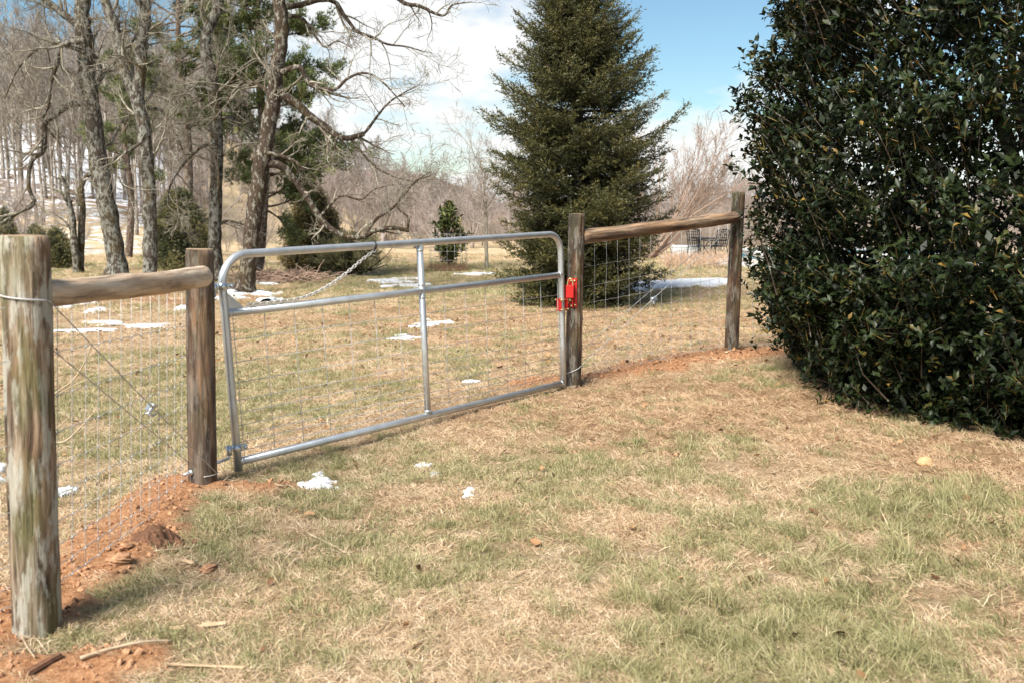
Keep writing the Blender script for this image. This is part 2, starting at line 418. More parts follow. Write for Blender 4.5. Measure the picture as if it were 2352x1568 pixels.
def bark(name, dark, light, lich, amount=0.5, sc=1.0, moss=0.0):
    m, t, b = nmat(name); p = pos(t)
    v = mapping(t, p, (16 * sc, 16 * sc, 4.5 * sc))
    n1 = noise(t, v, 1.0, 6, 0.65, 0.6)
    n2 = noise(t, mapping(t, p, (11 * sc, 11 * sc, 6 * sc), (4, 4, 4)), 1.0, 6, 0.72)
    c = ramp(t, n1, [(0.35, dark), (0.65, light)])
    c = mixc(t, ramp(t, n2, [(0.52 - .12 * amount, (0, 0, 0)), (0.56 - .1 * amount, (0.95,) * 3)]), c, lich)
    if moss:
        n3 = noise(t, mapping(t, p, (2, 2, 1.2), (7, 1, 4)), 1.0, 4, 0.6)
        c = mixc(t, ramp(t, n3, [(0.54, (0, 0, 0)), (0.64, (moss,) * 3)]), c, (0.085, 0.06, 0.02))
    t.links.new(c, b.inputs['Base Color']); b.inputs['Roughness'].default_value = .92
    b.inputs['Specular IOR Level'].default_value = 0.2
    bump(t, b, n1, 0.04, 1.0)
    return m
M['bark'] = bark('lichen_bark', (0.032, 0.025, 0.019), (0.10, 0.08, 0.062), (0.235, 0.235, 0.20), 0.25, 1.4, 0.7)
M['bark_dark'] = bark('dark_bark', (0.03, 0.021, 0.015), (0.09, 0.064, 0.046), (0.24, 0.23, 0.185), -.1, 1.3, 0.4)
M['twig'] = bark('twig_bark', (0.14, 0.115, 0.085), (0.30, 0.26, 0.20), (0.36, 0.34, 0.27), 0.2, 0.6)
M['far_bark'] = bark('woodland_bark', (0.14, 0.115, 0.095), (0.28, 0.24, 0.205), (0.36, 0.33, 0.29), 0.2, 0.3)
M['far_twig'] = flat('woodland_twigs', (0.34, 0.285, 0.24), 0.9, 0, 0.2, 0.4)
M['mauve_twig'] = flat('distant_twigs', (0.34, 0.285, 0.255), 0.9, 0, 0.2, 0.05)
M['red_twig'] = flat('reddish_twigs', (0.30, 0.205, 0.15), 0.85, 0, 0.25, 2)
M['pine_bark'] = bark('pine_bark', (0.05, 0.035, 0.026), (0.16, 0.11, 0.08), (0.22, 0.19, 0.16), 0.1, 1.0)
def leafy(name, stops, rough=0.5, trans=0.12, spec=0.4):
    m, t, b = nmat(name)
    c = ramp(t, attr(t, 'tint'), stops)
    t.links.new(c, b.inputs['Base Color']); b.inputs['Roughness'].default_value = rough; b.inputs['Specular IOR Level'].default_value = spec
    tr = t.nodes.new('ShaderNodeBsdfTranslucent'); t.links.new(c, tr.inputs[0])
    mx = t.nodes.new('ShaderNodeMixShader'); mx.inputs[0].default_value = trans
    t.links.new(b.outputs[0], mx.inputs[1]); t.links.new(tr.outputs[0], mx.inputs[2])
    t.links.new(mx.outputs[0], t.nodes['Material Output'].inputs[0])
    return m
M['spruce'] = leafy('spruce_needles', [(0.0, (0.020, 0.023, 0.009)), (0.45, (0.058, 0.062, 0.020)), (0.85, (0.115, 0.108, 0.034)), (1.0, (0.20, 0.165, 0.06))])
M['pine'] = leafy('pine_needles', [(0.0, (0.05, 0.072, 0.024)), (0.5, (0.13, 0.165, 0.052)), (1.0, (0.28, 0.28, 0.10))])
M['cedar'] = leafy('cedar_foliage', [(0.0, (0.03, 0.038, 0.018)), (0.5, (0.095, 0.108, 0.045)), (1.0, (0.27, 0.23, 0.09))])
M['hemlock'] = leafy('bronze_evergreen_foliage', [(0.0, (0.035, 0.032, 0.013)), (0.5, (0.125, 0.108, 0.038)), (1.0, (0.34, 0.25, 0.085))])
M['juniper'] = leafy('juniper_foliage', [(0.0, (0.055, 0.065, 0.034)), (0.5, (0.155, 0.165, 0.085)), (1.0, (0.34, 0.29, 0.14))])
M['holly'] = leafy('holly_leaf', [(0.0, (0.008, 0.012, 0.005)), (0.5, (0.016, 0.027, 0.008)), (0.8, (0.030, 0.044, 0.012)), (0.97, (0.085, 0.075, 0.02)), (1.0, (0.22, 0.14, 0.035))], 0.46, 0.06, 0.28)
M['magnolia'] = leafy('magnolia_leaf', [(0.0, (0.03, 0.05, 0.015)), (0.6, (0.085, 0.115, 0.032)), (1.0, (0.24, 0.21, 0.06))], 0.4, 0.15, 0.4)
M['holly_stem'] = flat('holly_stem', (0.22, 0.145, 0.035), 0.6, 0, 0.3, 30)
m, t, b = nmat('old_snow'); n = noise(t, pos(t), 9, 5, 0.6)
t.links.new(ramp(t, n, [(0.3, (0.52, 0.54, 0.57)), (0.7, (0.72, 0.73, 0.75))]), b.inputs['Base Color']); b.inputs['Roughness'].default_value = 0.6
b.inputs['Subsurface Weight'].default_value = 0.0
bump(t, b, n, 0.03, 0.6); M['snow'] = m
M['soil'] = flat('red_clay', (0.40, 0.215, 0.115), 0.95, 0, 0.35, 50)
M['soil_dark'] = flat('dark_loose_soil', (0.13, 0.062, 0.032), 0.95, 0, 0.4, 60)
M['rock'] = flat('tan_stone', (0.48, 0.30, 0.15), 0.85, 0, 0.2, 30)
M['chip'] = flat('pale_wood_chip', (0.50, 0.36, 0.22), 0.85, 0, 0.25, 30)
M['stick'] = flat('dry_stick', (0.42, 0.33, 0.22), 0.85, 0, 0.25, 30)
M['leaf_litter'] = leafy('dead_leaf', [(0.0, (0.12, 0.06, 0.03)), (0.5, (0.30, 0.155, 0.07)), (1.0, (0.46, 0.28, 0.14))], 0.75, 0.15)
M['concrete'] = flat('pale_concrete', (0.55, 0.54, 0.51), 0.85, 0, 0.1, 2)
M['teal'] = flat('teal_pool_cover', (0.02, 0.22, 0.30), 0.6, 0, 0.15, 3)
M['white'] = flat('white_plastic', (0.72, 0.72, 0.70), 0.5, 0, 0.05, 3)
M['iron'] = flat('black_iron', (0.025, 0.025, 0.026), 0.5, 0.3, 0.2, 20)

# ------------------------------------------------------------------ the ground
TREE_BASES = {}
def gauss(x, y, c, s): return np.exp(-((x - c[0]) ** 2 + (y - c[1]) ** 2) / (2 * s * s))
_gp = {k: G(*k) for k in [(1850, 1480), (1300, 1090), (1150, 1010), (1650, 1010), (780, 1000), (560, 870), (900, 800), (700, 940), (2200, 1180), (1990, 1300), (330, 830), (240, 1000),
                          (1500, 740), (1420, 950), (2250, 1060), (1230, 1430), (950, 1540), (1750, 920), (1100, 700), (1850, 860), (2330, 1240), (340, 690), (560, 680), (497, 660), (265, 640), (200, 760), (760, 1300)]}
def masks(x, y):
    r = np.hypot(x, y)
    n = fbm(x * 1.9, y * 1.9, 4, 41, 0.62); nb = fbm(x * 0.22, y * 0.22, 3, 47)
    bias = -0.06 + 0 * x
    for k, s, a in [((1850, 1480), .38, .5), ((1300, 1090), .45, .25), ((1150, 1010), .5, .25), ((1650, 1010), .3, .35), ((780, 1000), .7, .20), ((560, 870), .9, .45), ((900, 800), 1.3, .34),
                    ((700, 940), .6, .25), ((2200, 1180), .35, .35), ((1990, 1300), .25, .3), ((330, 830), 1.1, .45), ((240, 1000), .8, .42), ((1850, 860), .3, .3), ((760, 1300), .4, .15),
                    ((1500, 740), 2.2, -.5), ((1420, 950), .7, -.5), ((2250, 1060), .5, -.45), ((1230, 1430), .4, -.22), ((950, 1540), .3, -.3), ((1750, 920), .5, -.4), ((1100, 700), 1.8, -.15), ((2330, 1240), .3, -.4), ((200, 760), 2, -.15)]:
        bias = bias + a * gauss(x, y, _gp[k], s)
    soil = soil_mask(x, y)
    green = .66 * sstep((n - 0.44 + bias * 0.5 + (nb - .5) * .25) / 0.26)
    lawn = sstep((y - 13) / 6) * (1 - sstep((y - 27) / 8))
    green = np.maximum(green * (1 - .55 * lawn), lawn * (0.30 + 0.45 * sstep((nb - .35) / .4)))
    green = green * (1 - soil)
    brown = np.clip(gauss(x, y, _gp[(1500, 740)], 3.0) * 1.2 + gauss(x, y, _gp[(1420, 950)], .9) + gauss(x, y, _gp[(2250, 1060)], .6) + gauss(x, y, _gp[(1750, 920)], .7) + gauss(x, y, _gp[(2330, 1240)], .4) + .5 * sstep((fbm(x * .8, y * .8, 3, 61) - .52) / .15), 0, 1)
    field = sstep((y - 22 + (nb - .5) * 8) / 9)
    litter = np.clip(sum(gauss(x, y, _gp[k], 1.0) for k in [(340, 690), (560, 680), (497, 660), (265, 640)]) * 1.6 * (fbm(x * 1.3, y * 1.3, 3, 71) + .1) - .25, 0, 1)
    hill = sstep((-x - 0.30 * y + 2) / 6)
    woods = np.maximum(sstep((y - 62) / 10) * hill, sstep((y - 118 + (nb - .5) * 30) / 14))
    snow = 0.64 * sstep((y - 60) / 15) * hill + 0.48 * sstep((y - 30) / 8) * (1 - sstep((y - 62) / 10)) * hill + .36 * sstep((y - 120) / 30) * (1 - hill)
    return dict(soil=soil, green=green, brown=brown, field=field, litter=litter, woods=woods, snow=snow)
def make_ground():
    th = np.concatenate([np.arange(-52, 52, 0.32), np.arange(56, 304, 4.0)]) * np.pi / 180
    r = [0.4]
    while r[-1] < 16: r.append(r[-1] * 1.012 + 0.004)
    while r[-1] < 1100: r.append(r[-1] * 1.03)
    r = np.array(r); nt, nr = len(th), len(r)
    xx = (r[:, None] * np.sin(th)[None, :]); yy = (r[:, None] * np.cos(th)[None, :])
    zz = ground_z(xx, yy)
    V = np.stack([xx, yy, zz], -1).reshape(-1, 3)
    V = np.concatenate([V, [[0, 0, gz(0, 0)]]])
    i = np.arange(nr - 1)[:, None] * nt; j = np.arange(nt)[None, :]; j2 = (j + 1) % nt
    F4 = np.stack([i + j, i + nt + j, i + nt + j2, i + j2], -1).reshape(-1, 4)[:, ::-1]
    F3 = np.stack([np.full(nt, nr * nt), np.arange(nt), (np.arange(nt) + 1) % nt], -1)[:, ::-1]
    mk = masks(V[:, 0], V[:, 1])
    o = link('ground', mesh_np('ground', V, [F4, F3], M['ground'], True, mk)); o['kind'] = 'structure'
    return o
make_ground()

# ------------------------------------------------------------------ things scattered in numbers nobody could count
def scatter(name, pts, rots, scl, idx, coll, label, cat):
    me = bpy.data.meshes.new(name); me.vertices.add(len(pts)); me.vertices.foreach_set('co', np.asarray(pts, np.float32).ravel())
    a = me.attributes.new('rot', 'FLOAT_VECTOR', 'POINT'); a.data.foreach_set('vector', np.asarray(rots, np.float32).ravel())
    a = me.attributes.new('scl', 'FLOAT', 'POINT'); a.data.foreach_set('value', np.asarray(scl, np.float32))
    a = me.attributes.new('idx', 'INT', 'POINT'); a.data.foreach_set('value', np.asarray(idx, np.int32))
    me.update()
    o = link(name, me)
    g = bpy.data.node_groups.new(name, 'GeometryNodeTree')
    g.interface.new_socket('Geometry', in_out='INPUT', socket_type='NodeSocketGeometry')
    g.interface.new_socket('Geometry', in_out='OUTPUT', socket_type='NodeSocketGeometry')
    gi, go = g.nodes.new('NodeGroupInput'), g.nodes.new('NodeGroupOutput')
    ip, ci = g.nodes.new('GeometryNodeInstanceOnPoints'), g.nodes.new('GeometryNodeCollectionInfo')
    ci.inputs['Collection'].default_value = coll; ci.inputs['Separate Children'].default_value = True; ci.inputs['Reset Children'].default_value = True
    def na(nm, ty):
        n = g.nodes.new('GeometryNodeInputNamedAttribute'); n.data_type = ty; n.inputs['Name'].default_value = nm
        return [s for s in n.outputs if s.enabled and s.name == 'Attribute'][0]
    L = g.links
    L.new(gi.outputs[0], ip.inputs['Points']); L.new(ci.outputs[0], ip.inputs['Instance'])
    ip.inputs['Pick Instance'].default_value = True
    L.new(na('idx', 'INT'), ip.inputs['Instance Index']); L.new(na('rot', 'FLOAT_VECTOR'), ip.inputs['Rotation']); L.new(na('scl', 'FLOAT'), ip.inputs['Scale'])
    L.new(ip.outputs[0], go.inputs[0])
    md = o.modifiers.new('scatter', 'NODES'); md.node_group = g
    return tag(o, label, cat, None, 'stuff')
def collection_of(name, meshes):
    c = bpy.data.collections.new(name)
    for i, me in enumerate(meshes): c.objects.link(bpy.data.objects.new('%s_%02d' % (name, i), me))
    return c
def tuft(n, rb, lmin, lmax, a0, a1, w, mat, rg, comb=0.0):
    ang = rg.uniform(0, 2 * np.pi, n); rr = rb * np.sqrt(rg.uniform(0, 1, n))
    base = np.stack([rr * np.cos(ang), rr * np.sin(ang), np.full(n, -0.004)], -1)
    la = np.where(rg.uniform(0, 1, n) < comb, rg.normal(0, .5, n), rg.uniform(0, 2 * np.pi, n))
    L = rg.uniform(lmin, lmax, n); t0 = np.radians(rg.uniform(a0, a1, n)); bend = np.radians(rg.uniform(0, 45, n))
    h = np.stack([np.cos(la), np.sin(la), 0 * la], -1); up = np.array([0, 0, 1.0])
    d0 = h * np.sin(t0)[:, None] + up * np.cos(t0)[:, None]
    t1 = np.minimum(t0 + bend, np.radians(92)); d1 = h * np.sin(t1)[:, None] + up * np.cos(t1)[:, None]
    mid = base + d0 * (L * .5)[:, None]; tip = mid + d1 * (L * .5)[:, None]
    s = np.stack([-np.sin(la), np.cos(la), 0 * la], -1)
    tw = rg.uniform(-0.9, 0.9, n)[:, None]; s = s * np.cos(tw) + np.cross(d0, s) * np.sin(tw)
    ww = (w * rg.uniform(.6, 1.3, n))[:, None]
    V = np.stack([base - s * ww * .5, base + s * ww * .5, mid + s * ww * .42, mid - s * ww * .42, tip], 1).reshape(-1, 3)
    b = np.arange(n)[:, None] * 5
    F4 = b + np.array([[0, 1, 2, 3]]); F3 = b + np.array([[3, 2, 4]])
    return mesh_np('tuft', V, [F4, F3], mat, True, {'tint': np.repeat(rg.uniform(0, 1, n), 5)})
rg = np.random.default_rng(5)
KINDS = {'straw': [tuft(74, .075, .02, .068, 45, 89, .0028, M['straw'], rg, .4) for _ in range(6)],
         'brown': [tuft(74, .075, .02, .066, 50, 89, .0026, M['brown_straw'], rg, .4) for _ in range(6)],
         'green': [tuft(66, .065, .02, .066, 15, 72, .0029, M['green'], rg, .3) for _ in range(6)],
         'long': [tuft(56, .06, .05, .14, 20, 75, .0031, M['green'], rg, .6) for i in range(6)]}
GC = {k: collection_of('grass_tuft_' + k, v) for k, v in KINDS.items()}
def grass():
    out = {k: [] for k in KINDS}
    #      r0   r1   density  scale
    for r0, r1, dn, sc in [(2.3, 4.2, 820, .82), (4.2, 6.5, 600, .95), (6.5, 10, 370, 1.05), (10, 15, 170, 1.25), (15, 24, 60, 1.6), (24, 42, 17, 2.3)]:
        A = R(37); n = int(A * (r1 ** 2 - r0 ** 2) * dn)
        r = np.sqrt(rg.uniform(r0 ** 2, r1 ** 2, n)); a = rg.uniform(-A, A, n)
        x, y = r * np.sin(a), r * np.cos(a); mk = masks(x, y)
        u = rg.uniform(0, 1, n)
        keep = u > np.clip(mk['soil'] * 1.35, 0, .985)
        keep &= rg.uniform(0, 1, n) > 0.75 * np.clip(mk['litter'], 0, 1)
        thin = fbm(x * 2.1, y * 2.1, 3, 83); keep &= rg.uniform(0, 1, n) < np.clip(.35 + 1.5 * (thin - .25), .25, 1)
        for q in (B1, B2, B3, B4): keep &= np.hypot(x - q.x, y - q.y) > .09
        x, y = x[keep], y[keep]; mk = {k: v[keep] for k, v in mk.items()}
        z = ground_z(x, y); m = len(x)
        u = rg.uniform(0, 1, m); g = mk['green'] * .85 + .07
        kind = np.where(u < g, 2, np.where(rg.uniform(0, 1, m) < mk['brown'], 1, 0))
        lg = gauss(x, y, _gp[(1850, 1480)], .42) + .8 * gauss(x, y, _gp[(2200, 1180)], .35) + .35 * gauss(x, y, _gp[(1990, 1300)], .4)
        kind = np.where(rg.uniform(0, 1, m) < lg * .5, 3, kind)
        rot = np.stack([rg.normal(0, .12, m), rg.normal(0, .12, m), np.where(rg.uniform(0, 1, m) < .5, rg.normal(2.6, .8, m), rg.uniform(0, 6.28, m))], -1)
        s = sc * rg.uniform(.65, 1.3, m)
        for i, k in enumerate(KINDS):
            w = kind == i; out[k].append((np.stack([x, y, z], -1)[w], rot[w], s[w]))
    lab = {'straw': ('straw coloured dry grass matted over the yard', 'dry grass'), 'brown': ('brown dry grass on the bank by the fence and hedge', 'dry grass'),
           'green': ('short green grass growing in patches through the straw', 'grass'), 'long': ('long pale green grass in the right foreground', 'grass')}
    for k, L in out.items():
        p = np.concatenate([l[0] for l in L]); ro = np.concatenate([l[1] for l in L]); s = np.concatenate([l[2] for l in L])
        scatter({'straw': 'dry_grass', 'brown': 'brown_grass', 'green': 'green_grass', 'long': 'long_grass'}[k], p, ro, s, rg.integers(0, 6, len(p)), GC[k], *lab[k])
grass()
# loose clods on the dug soil
def rock_mesh(name, mat, seed, n=2, rough=0.35):
    import bmesh
    bm = bmesh.new(); bmesh.ops.create_icosphere(bm, subdivisions=n, radius=1)
    for v in bm.verts:
        c = v.co; k = 1 + rough * (float(fbm(c.x * 1.3 + seed * 7 + c.z * 2, c.y * 1.3 + c.z * 1.7, 3, seed)) - .5) * 2
        v.co = Vector((c.x * k, c.y * k * .85, c.z * k * .65))
    me = bpy.data.meshes.new(name); bm.to_mesh(me); bm.free(); me.materials.append(mat)
    for p in me.polygons: p.use_smooth = n > 1
    return me
def clods():
    cc = collection_of('soil_clod', [rock_mesh('clod', M['soil'], i, 1, .5) for i in range(4)] + [rock_mesh('clod', M['soil_dark'], 9, 1, .5)])
    n = 26000; A = R(40); r = np.sqrt(rg.uniform(2.4 ** 2, 11.5 ** 2, n * 3)); a = rg.uniform(-A, A, n * 3)
    x, y = r * np.sin(a), r * np.cos(a); s = soil_mask(x, y); k = rg.uniform(0, 1, n * 3) < s * .9 + .004
    x, y = x[k], y[k]; m = len(x)
    sc = .004 + .015 * rg.uniform(0, 1, m) ** 5
    scatter('soil_clods', np.stack([x, y, ground_z(x, y) + sc * .2], -1), rg.uniform(0, 6, (m, 3)), sc, rg.choice(5, m, p=[.22, .22, .22, .22, .12]), cc, 'crumbs of red clay along the fence line', 'soil')
clods()
def dead_leaves():
    ms = []
    for i in range(4):
        V = []; n = 5
        for j in range(n + 1):
            t = j / n; w = math.sin(math.pi * min(.98, t * .9 + .08)) * .35 * rg.uniform(.8, 1.2)
            z = .25 * math.sin(t * 3 + i) * rg.uniform(.5, 1); V += [(t - .5, -w, z + .12), (t - .5, 0, z), (t - .5, w, z + .15)]
        F = [(3 * j + k, 3 * j + k + 1, 3 * j + k + 4, 3 * j + k + 3) for j in range(n) for k in range(2)]
        ms.append(mesh_np('leaf', V, [F], M['leaf_litter'], True, {'tint': np.full(len(V), rg.uniform(0, 1))}))
    cc = collection_of('dead_leaf', ms); n = 2600; A = R(36)
    r = np.sqrt(rg.uniform(2.6 ** 2, 14 ** 2, n)); a = rg.uniform(-A, A, n); x, y = r * np.sin(a), r * np.cos(a)
    k = rg.uniform(0, 1, n) < .16 + .7 * sstep((x - 1.6 + .1 * y - .8) / 2) * (y > 6) + .2 * (r > 9)
    x, y = x[k], y[k]; m = len(x)
    scatter('dead_leaves', np.stack([x, y, ground_z(x, y) + .02], -1), np.stack([rg.normal(0, .5, m), rg.normal(0, .5, m), rg.uniform(0, 6.3, m)], -1), rg.uniform(.025, .06, m), rg.integers(0, 4, m), cc, 'curled brown leaves fallen on the grass', 'leaves')
dead_leaves()

# ------------------------------------------------------------------ the fence : posts, rails, wire, gate
def wobble(a, z, seed): return float(fbm(math.cos(a) * 1.1 + 5 + z * 1.3, math.sin(a) * 1.1 + z * .9, 3, seed)) - .5
def make_post(base, top, r, seed, mats, label, cracks=3, lean_top=0.0):
    base = Vector(base) + Vector((0, 0, -0.12)); ax = (Vector(top) - base); H = ax.length; ax.normalize()
    o = bpy.data.objects.new('fence_post', None)
    nr, nk = 46, 48; V = []; rg_ = random.Random(seed)
    ck = [(rg_.uniform(0, 2 * math.pi), rg_.uniform(.02, .05), rg_.uniform(.0, .5), rg_.uniform(.55, 1)) for _ in range(cracks)]
    for i in range(nr + 1):
        t = i / nr; z = t * H
        for j in range(nk):
            a = 2 * math.pi * j / nk
            k = 1 + .10 * wobble(a, z * 1.2, seed) + .04 * wobble(a * 1, z * 5, seed + 7) + .04 * (1 - t)
            for ca, cw, c0, c1 in ck:
                da = (a - ca - .12 * math.sin(z * 3 + seed) + math.pi) % (2 * math.pi) - math.pi
                if c0 < t < c1: k -= .15 * math.exp(-(da / cw / 1.5) ** 2)
            if i == nr: k *= .95
            V.append((math.cos(a) * r * k, math.sin(a) * r * k, z if i < nr else z + .004 * wobble(a, 3, seed)))
        if i == nr - 1: pass
    F4 = [(i * nk + j, i * nk + (j + 1) % nk, (i + 1) * nk + (j + 1) % nk, (i + 1) * nk + j) for i in range(nr) for j in range(nk)]
    n0 = len(V)
    for rr in (.6, .25):
        for j in range(nk):
            a = 2 * math.pi * j / nk; V.append((math.cos(a) * r * .95 * rr, math.sin(a) * r * .95 * rr, H + .006 * wobble(a, rr * 9, seed)))
    V.append((0, 0, H))
    q = nr * nk; G4 = [(q + j, q + (j + 1) % nk, n0 + (j + 1) % nk, n0 + j) for j in range(nk)] + [(n0 + j, n0 + (j + 1) % nk, n0 + nk + (j + 1) % nk, n0 + nk + j) for j in range(nk)]
    F3 = [(n0 + nk + j, n0 + nk + (j + 1) % nk, len(V) - 1) for j in range(nk)]
    me = mesh_np('fence_post', V, [F4, G4, F3], mats, True, None, [0] * len(F4) + [1] * (len(G4) + len(F3)))
    o = bpy.data.objects.new('fence_post', me); COL.objects.link(o)
    o.location = base; o.rotation_mode = 'QUATERNION'; o.rotation_quaternion = Vector((0, 0, 1)).rotation_difference(ax)
    bpy.context.view_layer.update()
    return tag(o, label, 'fence post', 'round wooden fence posts')
def part_of(o, p):
    """make a world-space mesh object a part of a turned thing"""
    o.parent = p; o.matrix_parent_inverse = p.matrix_world.inverted(); return o
T1_, T2_, T3_, T4_ = P(57, 541, YP1), P(458, 572, YP2), P(1325, 491, YP3), P(1696, 441, YP4)
post1 = make_post(B1, T1_, .081, 3, [M['post_old'], M['endgrain']], 'thick weathered grey post with lichen nearest the camera', 5)
post2 = make_post(B2, T2_, .077, 14, [M['post'], M['endgrain']], 'brown squared-off round post carrying the gate hinges', 3)
post3 = make_post(B3, T3_, .066, 25, [M['post_b'], M['endgrain']], 'dark wooden post carrying the red gate latch', 4)
post4 = make_post(B4, T4_, .066, 36, [M['post_b'], M['endgrain']], 'dark wooden post beside the big green hedge bush', 4)
# small pieces of hardware that are driven into the posts
gdir = (P(1290, 880, 8.15) - P(520, 1062, 5.72)); gdir.z = 0; gdir.normalize(); gnor = Vector((gdir.y, -gdir.x, 0))   # along the gate / towards the camera
def staple(p, post, d=Vector((0, 0, 1))):
    d = d.normalized(); s = d.cross(gnor).normalized(); pts = []
    for i in range(7):
        a = math.pi * i / 6; pts.append(p + s * .012 * math.cos(a) + gnor * (.008 * math.sin(a)))
    o = tube_obj('staple', pts, .0018, M['wire'], None, 5); part_of(o, post)
def rail(p0, p1, r0, r1, seed, mat, label, knot=None):
    d = p1 - p0; L = d.length; ax = d.normalized(); nr, nk = 60, 36
    V = []
    for i in range(nr + 1):
        t = i / nr; rr = r0 + (r1 - r0) * t; e = min(t * L, (1 - t) * L)
        if e < .035: rr *= math.sqrt(max(.05, 1 - ((.035 - e) / .035) ** 2 * .75))
        sag = -.004 * math.sin(math.pi * t) + .006 * (float(vnoise(t * 5 + seed, seed * 1.7, 3)) - .5)
        for j in range(nk):
            a = 2 * math.pi * j / nk
            k = 1 + .16 * wobble(a, t * 2.2 + seed, seed) + .06 * wobble(a, t * 14, seed + 3)
            if knot:
                kt, ka = knot; da = (a - ka + math.pi) % (2 * math.pi) - math.pi
                q = math.exp(-((t - kt) * L / .10) ** 2 - (da / 1.0) ** 2); k += .17 * q
                q2 = math.exp(-((t - kt - .012) * L / .030) ** 2 - ((da - .1) / .25) ** 2); k -= .34 * q2
                k += .06 * math.exp(-((t - kt) * L / .16) ** 2)
            cr = (a - 5.2 - .5 * math.sin(t * 4 + seed) + math.pi) % (2 * math.pi) - math.pi
            if .45 < t < .93: k -= .10 * math.exp(-(cr / .07) ** 2)
            V.append((t * L, math.cos(a) * rr * k, math.sin(a) * rr * k + sag))
    F4 = [(i * nk + j, (i + 1) * nk + j, (i + 1) * nk + (j + 1) % nk, i * nk + (j + 1) % nk) for i in range(nr) for j in range(nk)]
    F4 = [f[::-1] for f in F4]
    V += [(0.0, 0, 0), (L, 0, 0)]; n = len(V)
    F3 = [(n - 2, j, (j + 1) % nk) for j in range(nk)] + [(n - 1, nr * nk + (j + 1) % nk, nr * nk + j) for j in range(nk)]
    F3 = [f[::-1] for f in F3]
    me = mesh_np('brace_rail', V, [F4, F3], [mat, M['endgrain']], True, None, [0] * (len(F4) + len(F3)))
    o = bpy.data.objects.new('brace_rail', me); COL.objects.link(o); o.location = p0
    o.rotation_mode = 'QUATERNION'; o.rotation_quaternion = Vector((1, 0, 0)).rotation_difference(ax)
    return tag(o, label, 'fence rail', 'log rails between the posts')
rail(P(92, 677, YP1 + .02), P(470, 636, 5.40), .048, .057, 4, M['rail'], 'pale log rail with a knot between the two left posts', (.40, -.15))
rail(P(1330, 545, YP3 + .0), P(1693, 499, 9.87), .062, .054, 11, M['rail_b'], 'brown log rail between the two right posts', (.80, .9))

def bil(c00, c10, c01, c11, s, t):
    return c00.lerp(c10, s).lerp(c01.lerp(c11, s), t)
SPACING = np.cumsum([0, 3, 3.5, 4, 4.5, 5, 5.5, 6, 7, 8]) / 46.5
def woven(c00, c10, c01, c11, nv, label, seed, s0=0.0, s1=1.0, stop=()):
    root = empty('woven_wire_fence', (c00 + c10) / 2, label, 'wire fence', 'woven wire between the posts')
    q = random.Random(seed); wob = lambda: q.gauss(0, .0022)
    vs = [s0 + (s1 - s0) * (i + .5) / nv for i in range(nv)]
    for k, t in enumerate(SPACING):
        pts = []; S = [0.0] + [v for v in vs] + [1.0]
        for a, b in zip(S[:-1], S[1:]):
            pts.append(bil(c00, c10, c01, c11, a, t) + Vector((wob(), wob(), wob())))
            m = bil(c00, c10, c01, c11, (a + b) / 2, t); pts.append(m + Vector((0, 0, .004)))
        pts.append(bil(c00, c10, c01, c11, 1, t))
        tube_obj('horizontal_wire', pts, .0017 if 0 < k < 9 else .0021, M['wire'], root, 5)
    for v in vs:
        T = Tubes(); pts = []
        for k, t in enumerate(SPACING):
            p = bil(c00, c10, c01, c11, v + q.gauss(0, .0015), t); pts.append(p)
            T.add([p - Vector((0, 0, .006)) - gdir * .004, p + gnor * .003, p + Vector((0, 0, .006)) + gdir * .004], [.0028] * 3, 5)
        T.add(pts, [.0015] * len(pts), 5)
        link('vertical_wire', T.mesh('vertical_wire', M['wire']), root)
    return root
back = Vector((-.02, .075, 0))
woven(P(105, 1372, YP1) + back, P(440, 1126, YP2) + back, P(105, 700, YP1) + back, P(440, 668, YP2) + back, 14, 'square woven wire between the weathered post and the hinge post', 1)
woven(P(1330, 868, YP3) + back, P(1690, 790, YP4) + back, P(1330, 566, YP3) + back, P(1690, 508, YP4) + back, 15, 'square woven wire between the latch post and the post by the hedge', 2)
e4 = Vector((B4.x, B4.y, B4.z)) + Vector((2.2, .9, 0)); e4.z = gz(e4.x, e4.y) + .03
woven(P(1690, 792, YP4) + back, e4 + back, P(1690, 512, YP4) + back, e4 + back + Vector((0, 0, 1.2)), 14, 'square woven wire running on behind the hedge bush', 3)
e0 = Vector((-2.55, 2.0, 0)); e0.z = gz(e0.x, e0.y) + .06
woven(e0, P(95, 1375, YP1) + back, e0 + Vector((0, 0, 1.05)), P(95, 700, YP1) + back, 11, 'square woven wire leaving the picture beside the weathered post', 4)
